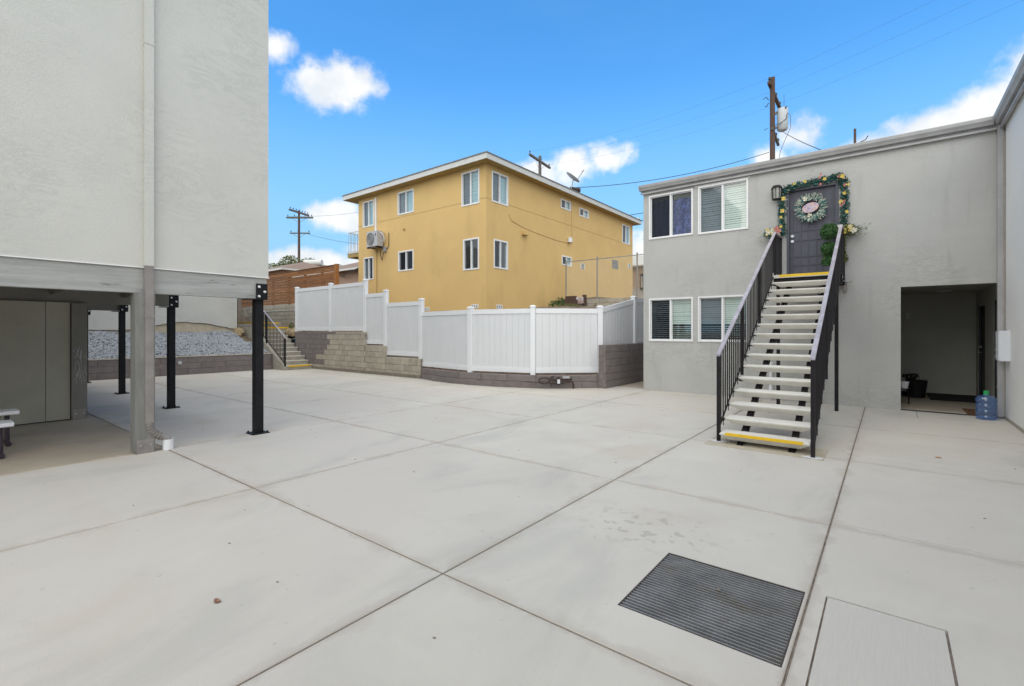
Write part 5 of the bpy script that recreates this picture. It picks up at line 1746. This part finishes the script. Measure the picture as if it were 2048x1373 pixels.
# topiary
tp = thing('topiary_tree', 'potted artificial topiary of three stacked green balls beside the door', 'topiary', (-.92, 11.3, ZL))
obj('pot', MB().lathe([(.0, 0), (.09, 0), (.12, .17), (.105, .17), (.10, .15), (0, .15)], (-.92, 11.35, ZL + .001), 14), M['door'], tp, True)
obj('trunk', MB().tube([(-.92, 11.35, ZL + .15), (-.92, 11.35, ZL + .9)], .014, 6), M['pole'], tp)
for z, r_ in ((ZL + .26, .125), (ZL + .52, .14), (ZL + .86, .155)):
    mb = leaf_cloud(MB(), (-.92, 11.35, z), (r_, r_, r_ * 1.05), 620, .026, rr, asp=.5, shell=.7)
    mb.lathe([(0, -r_ * .72), (r_ * .5, -r_ * .55), (r_ * .74, 0), (r_ * .5, r_ * .55), (0, r_ * .72)], (-.92, 11.35, z), 10)
    obj('leaf_ball', mb, M['leaf'], tp)

# =================================================================== SMALL THINGS
wb = thing('water_bottle', 'large empty blue plastic water bottle with a green cap standing by the corner downspout', 'water bottle', (1.31, 11.36, 0))
c_ = (1.31, 11.34, .002)
prof = [(0, .0), (.10, 0), (.125, .012), (.134, .03), (.134, .055), (.127, .065), (.127, .085), (.134, .095), (.134, .15), (.126, .165), (.126, .185), (.134, .20), (.134, .25), (.125, .265), (.125, .28), (.134, .295), (.134, .33), (.125, .36), (.09, .39), (.045, .405), (.031, .42), (.028, .455)]
obj('bottle_body', MB().lathe(prof, c_, 28), M['bottle'], wb, True)
obj('cap', MB().lathe([(.0, .415), (.036, .415), (.036, .475), (.030, .482), (0, .482)], c_, 16), M['green_cap'], wb, True)
tagp(obj('doormat', MB().box(1.12, 1.56, 11.72, 12.55, .001, .014), M['mat_brown']), 'small brown doormat inside the entry behind the water bottle', 'doormat')
tagp(obj('floor_mat', MB().box(.72, 1.58, 13.75, 15.2, .001, .012), M['mat_black']), 'wide black mat at the back of the dark entry', 'floor mat')
tagp(obj('floor_mat', MB().box(-.5, .46, 14.1, 15.2, .001, .012), M['mat_black']), 'black mat at the left back corner of the dark entry', 'floor mat')
t_ = thing('plant_stand', 'dark wire stand with a white pot just inside the left of the entry', 'plant stand', (.24, 12.75, 0))
mb = MB()
for dx, dy in ((-.1, -.1), (.1, -.1), (.1, .1), (-.1, .1)):
    mb.tube([(.24 + dx, 12.75 + dy, 0.001), (.24 + dx * .8, 12.75 + dy * .8, .30)], .01, 4)
mb.lathe([(.13, .15), (.14, .15), (.14, .17)], (.24, 12.75, 0), 12)
mb.lathe([(0, .30), (.13, .30), (.13, .315), (0, .315)], (.24, 12.75, 0), 12)
obj('stand', mb, M['black'], t_)
obj('pot', MB().lathe([(0, .316), (.06, .316), (.085, .46), (.07, .46), (0, .43)], (.26, 12.7, 0), 14), M['plastic_w'], t_, True)
t_ = thing('planter', 'dark round planter standing behind the white pot in the entry', 'planter', (.52, 14.1, 0))
obj('tub', MB().lathe([(0, 0), (.15, 0), (.20, .38), (.18, .38), (0, .33)], (.50, 14.05, .013), 14), M['black'], t_, True)
obj('foliage', leaf_cloud(MB(), (.40, 14.05, .47), (.15, .15, .08), 90, .04, rr), M['leaf_dark'], t_)

# benches at the left edge
def bench(x, y1, zt, lab):
    t_ = thing('bench', lab, 'bench', (x, y1 - .8, 0), 'folding benches under the raised building')
    w_ = .14
    mb = MB()
    pr = [(-w_, zt - .05), (w_, zt - .05), (w_ + .01, zt - .04), (w_ + .01, zt - .012), (w_ - .005, zt), (-w_ + .005, zt), (-w_ - .01, zt - .012), (-w_ - .01, zt - .04)]
    mb.prism(pr, lambda a, z, y: (x + a, y, z), y1 - 1.75, y1)
    obj('seat', mb, M['plastic_w'], t_)
    for yy in (y1 - .10, y1 - 1.55):
        mb = MB().tube([(x, yy, .04), (x, yy, zt - .051)], .026, 10).tube([(x - .16, yy, .031), (x + .16, yy, .031)], .030, 10)
        obj('leg', mb, M['tube_dark'], t_, True)
    obj('stretcher', MB().tube([(x, y1 - 1.55, .2), (x, y1 - .16, zt - .08)], .016, 8), M['tube_dark'], t_, True)
    return t_
bench(-9.10, .93, .455, 'white plastic bench with dark tube legs, the further one at the left edge')
bench(-8.28, .80, .415, 'white plastic bench with dark tube legs, the nearer one at the left edge')

# litter on the yard
def leaf_obj(x, y, s_, m, name, lab, cat):
    mb = MB()
    n = 9
    vs = [(x, y, .003)]
    for k in range(n):
        an = 2 * math.pi * k / n
        r_ = s_ * (.7 + .5 * rr.random())
        vs.append((x + math.cos(an) * r_, y + math.sin(an) * r_ * .6, .003 + rr.random() * s_ * .22))
    mb.add(vs, [(0, k + 1, (k + 1) % n + 1) for k in range(n)])
    tagp(obj(name, mb, m), lab, cat)
leaf_obj(-2.92, 1.07, .028, M['leaf_dry'], 'dry_leaf', 'curled reddish dry leaf lying on the paving in the left foreground', 'leaf')
leaf_obj(.47, 7.55, .038, mat('leaf_orange', (.50, .24, .12), .8), 'dry_leaf', 'orange brown dry leaf on the paving right of the outdoor stair', 'leaf')
leaf_obj(-12.18, 4.66, .09, M['plastic_w'], 'paper_scrap', 'small crumpled white scrap lying on the yard behind the black posts', 'litter')
mb = MB()
for _ in range(70):
    x, y = rr.uniform(-12, 1.3), rr.uniform(1.2, 11)
    s_ = rr.uniform(.006, .014)
    mb.add([(x - s_, y - s_ * .6, .001), (x + s_, y - s_ * .5, .001), (x + s_ * .7, y + s_ * .7, .001), (x - s_ * .8, y + s_ * .5, .001), (x, y, .001 + s_ * .6)], [(0, 1, 4), (1, 2, 4), (2, 3, 4), (3, 0, 4)])
tagp(obj('grit', mb, M['mortar']), 'dark specks of grit scattered over the concrete yard', 'grit', kind='stuff')
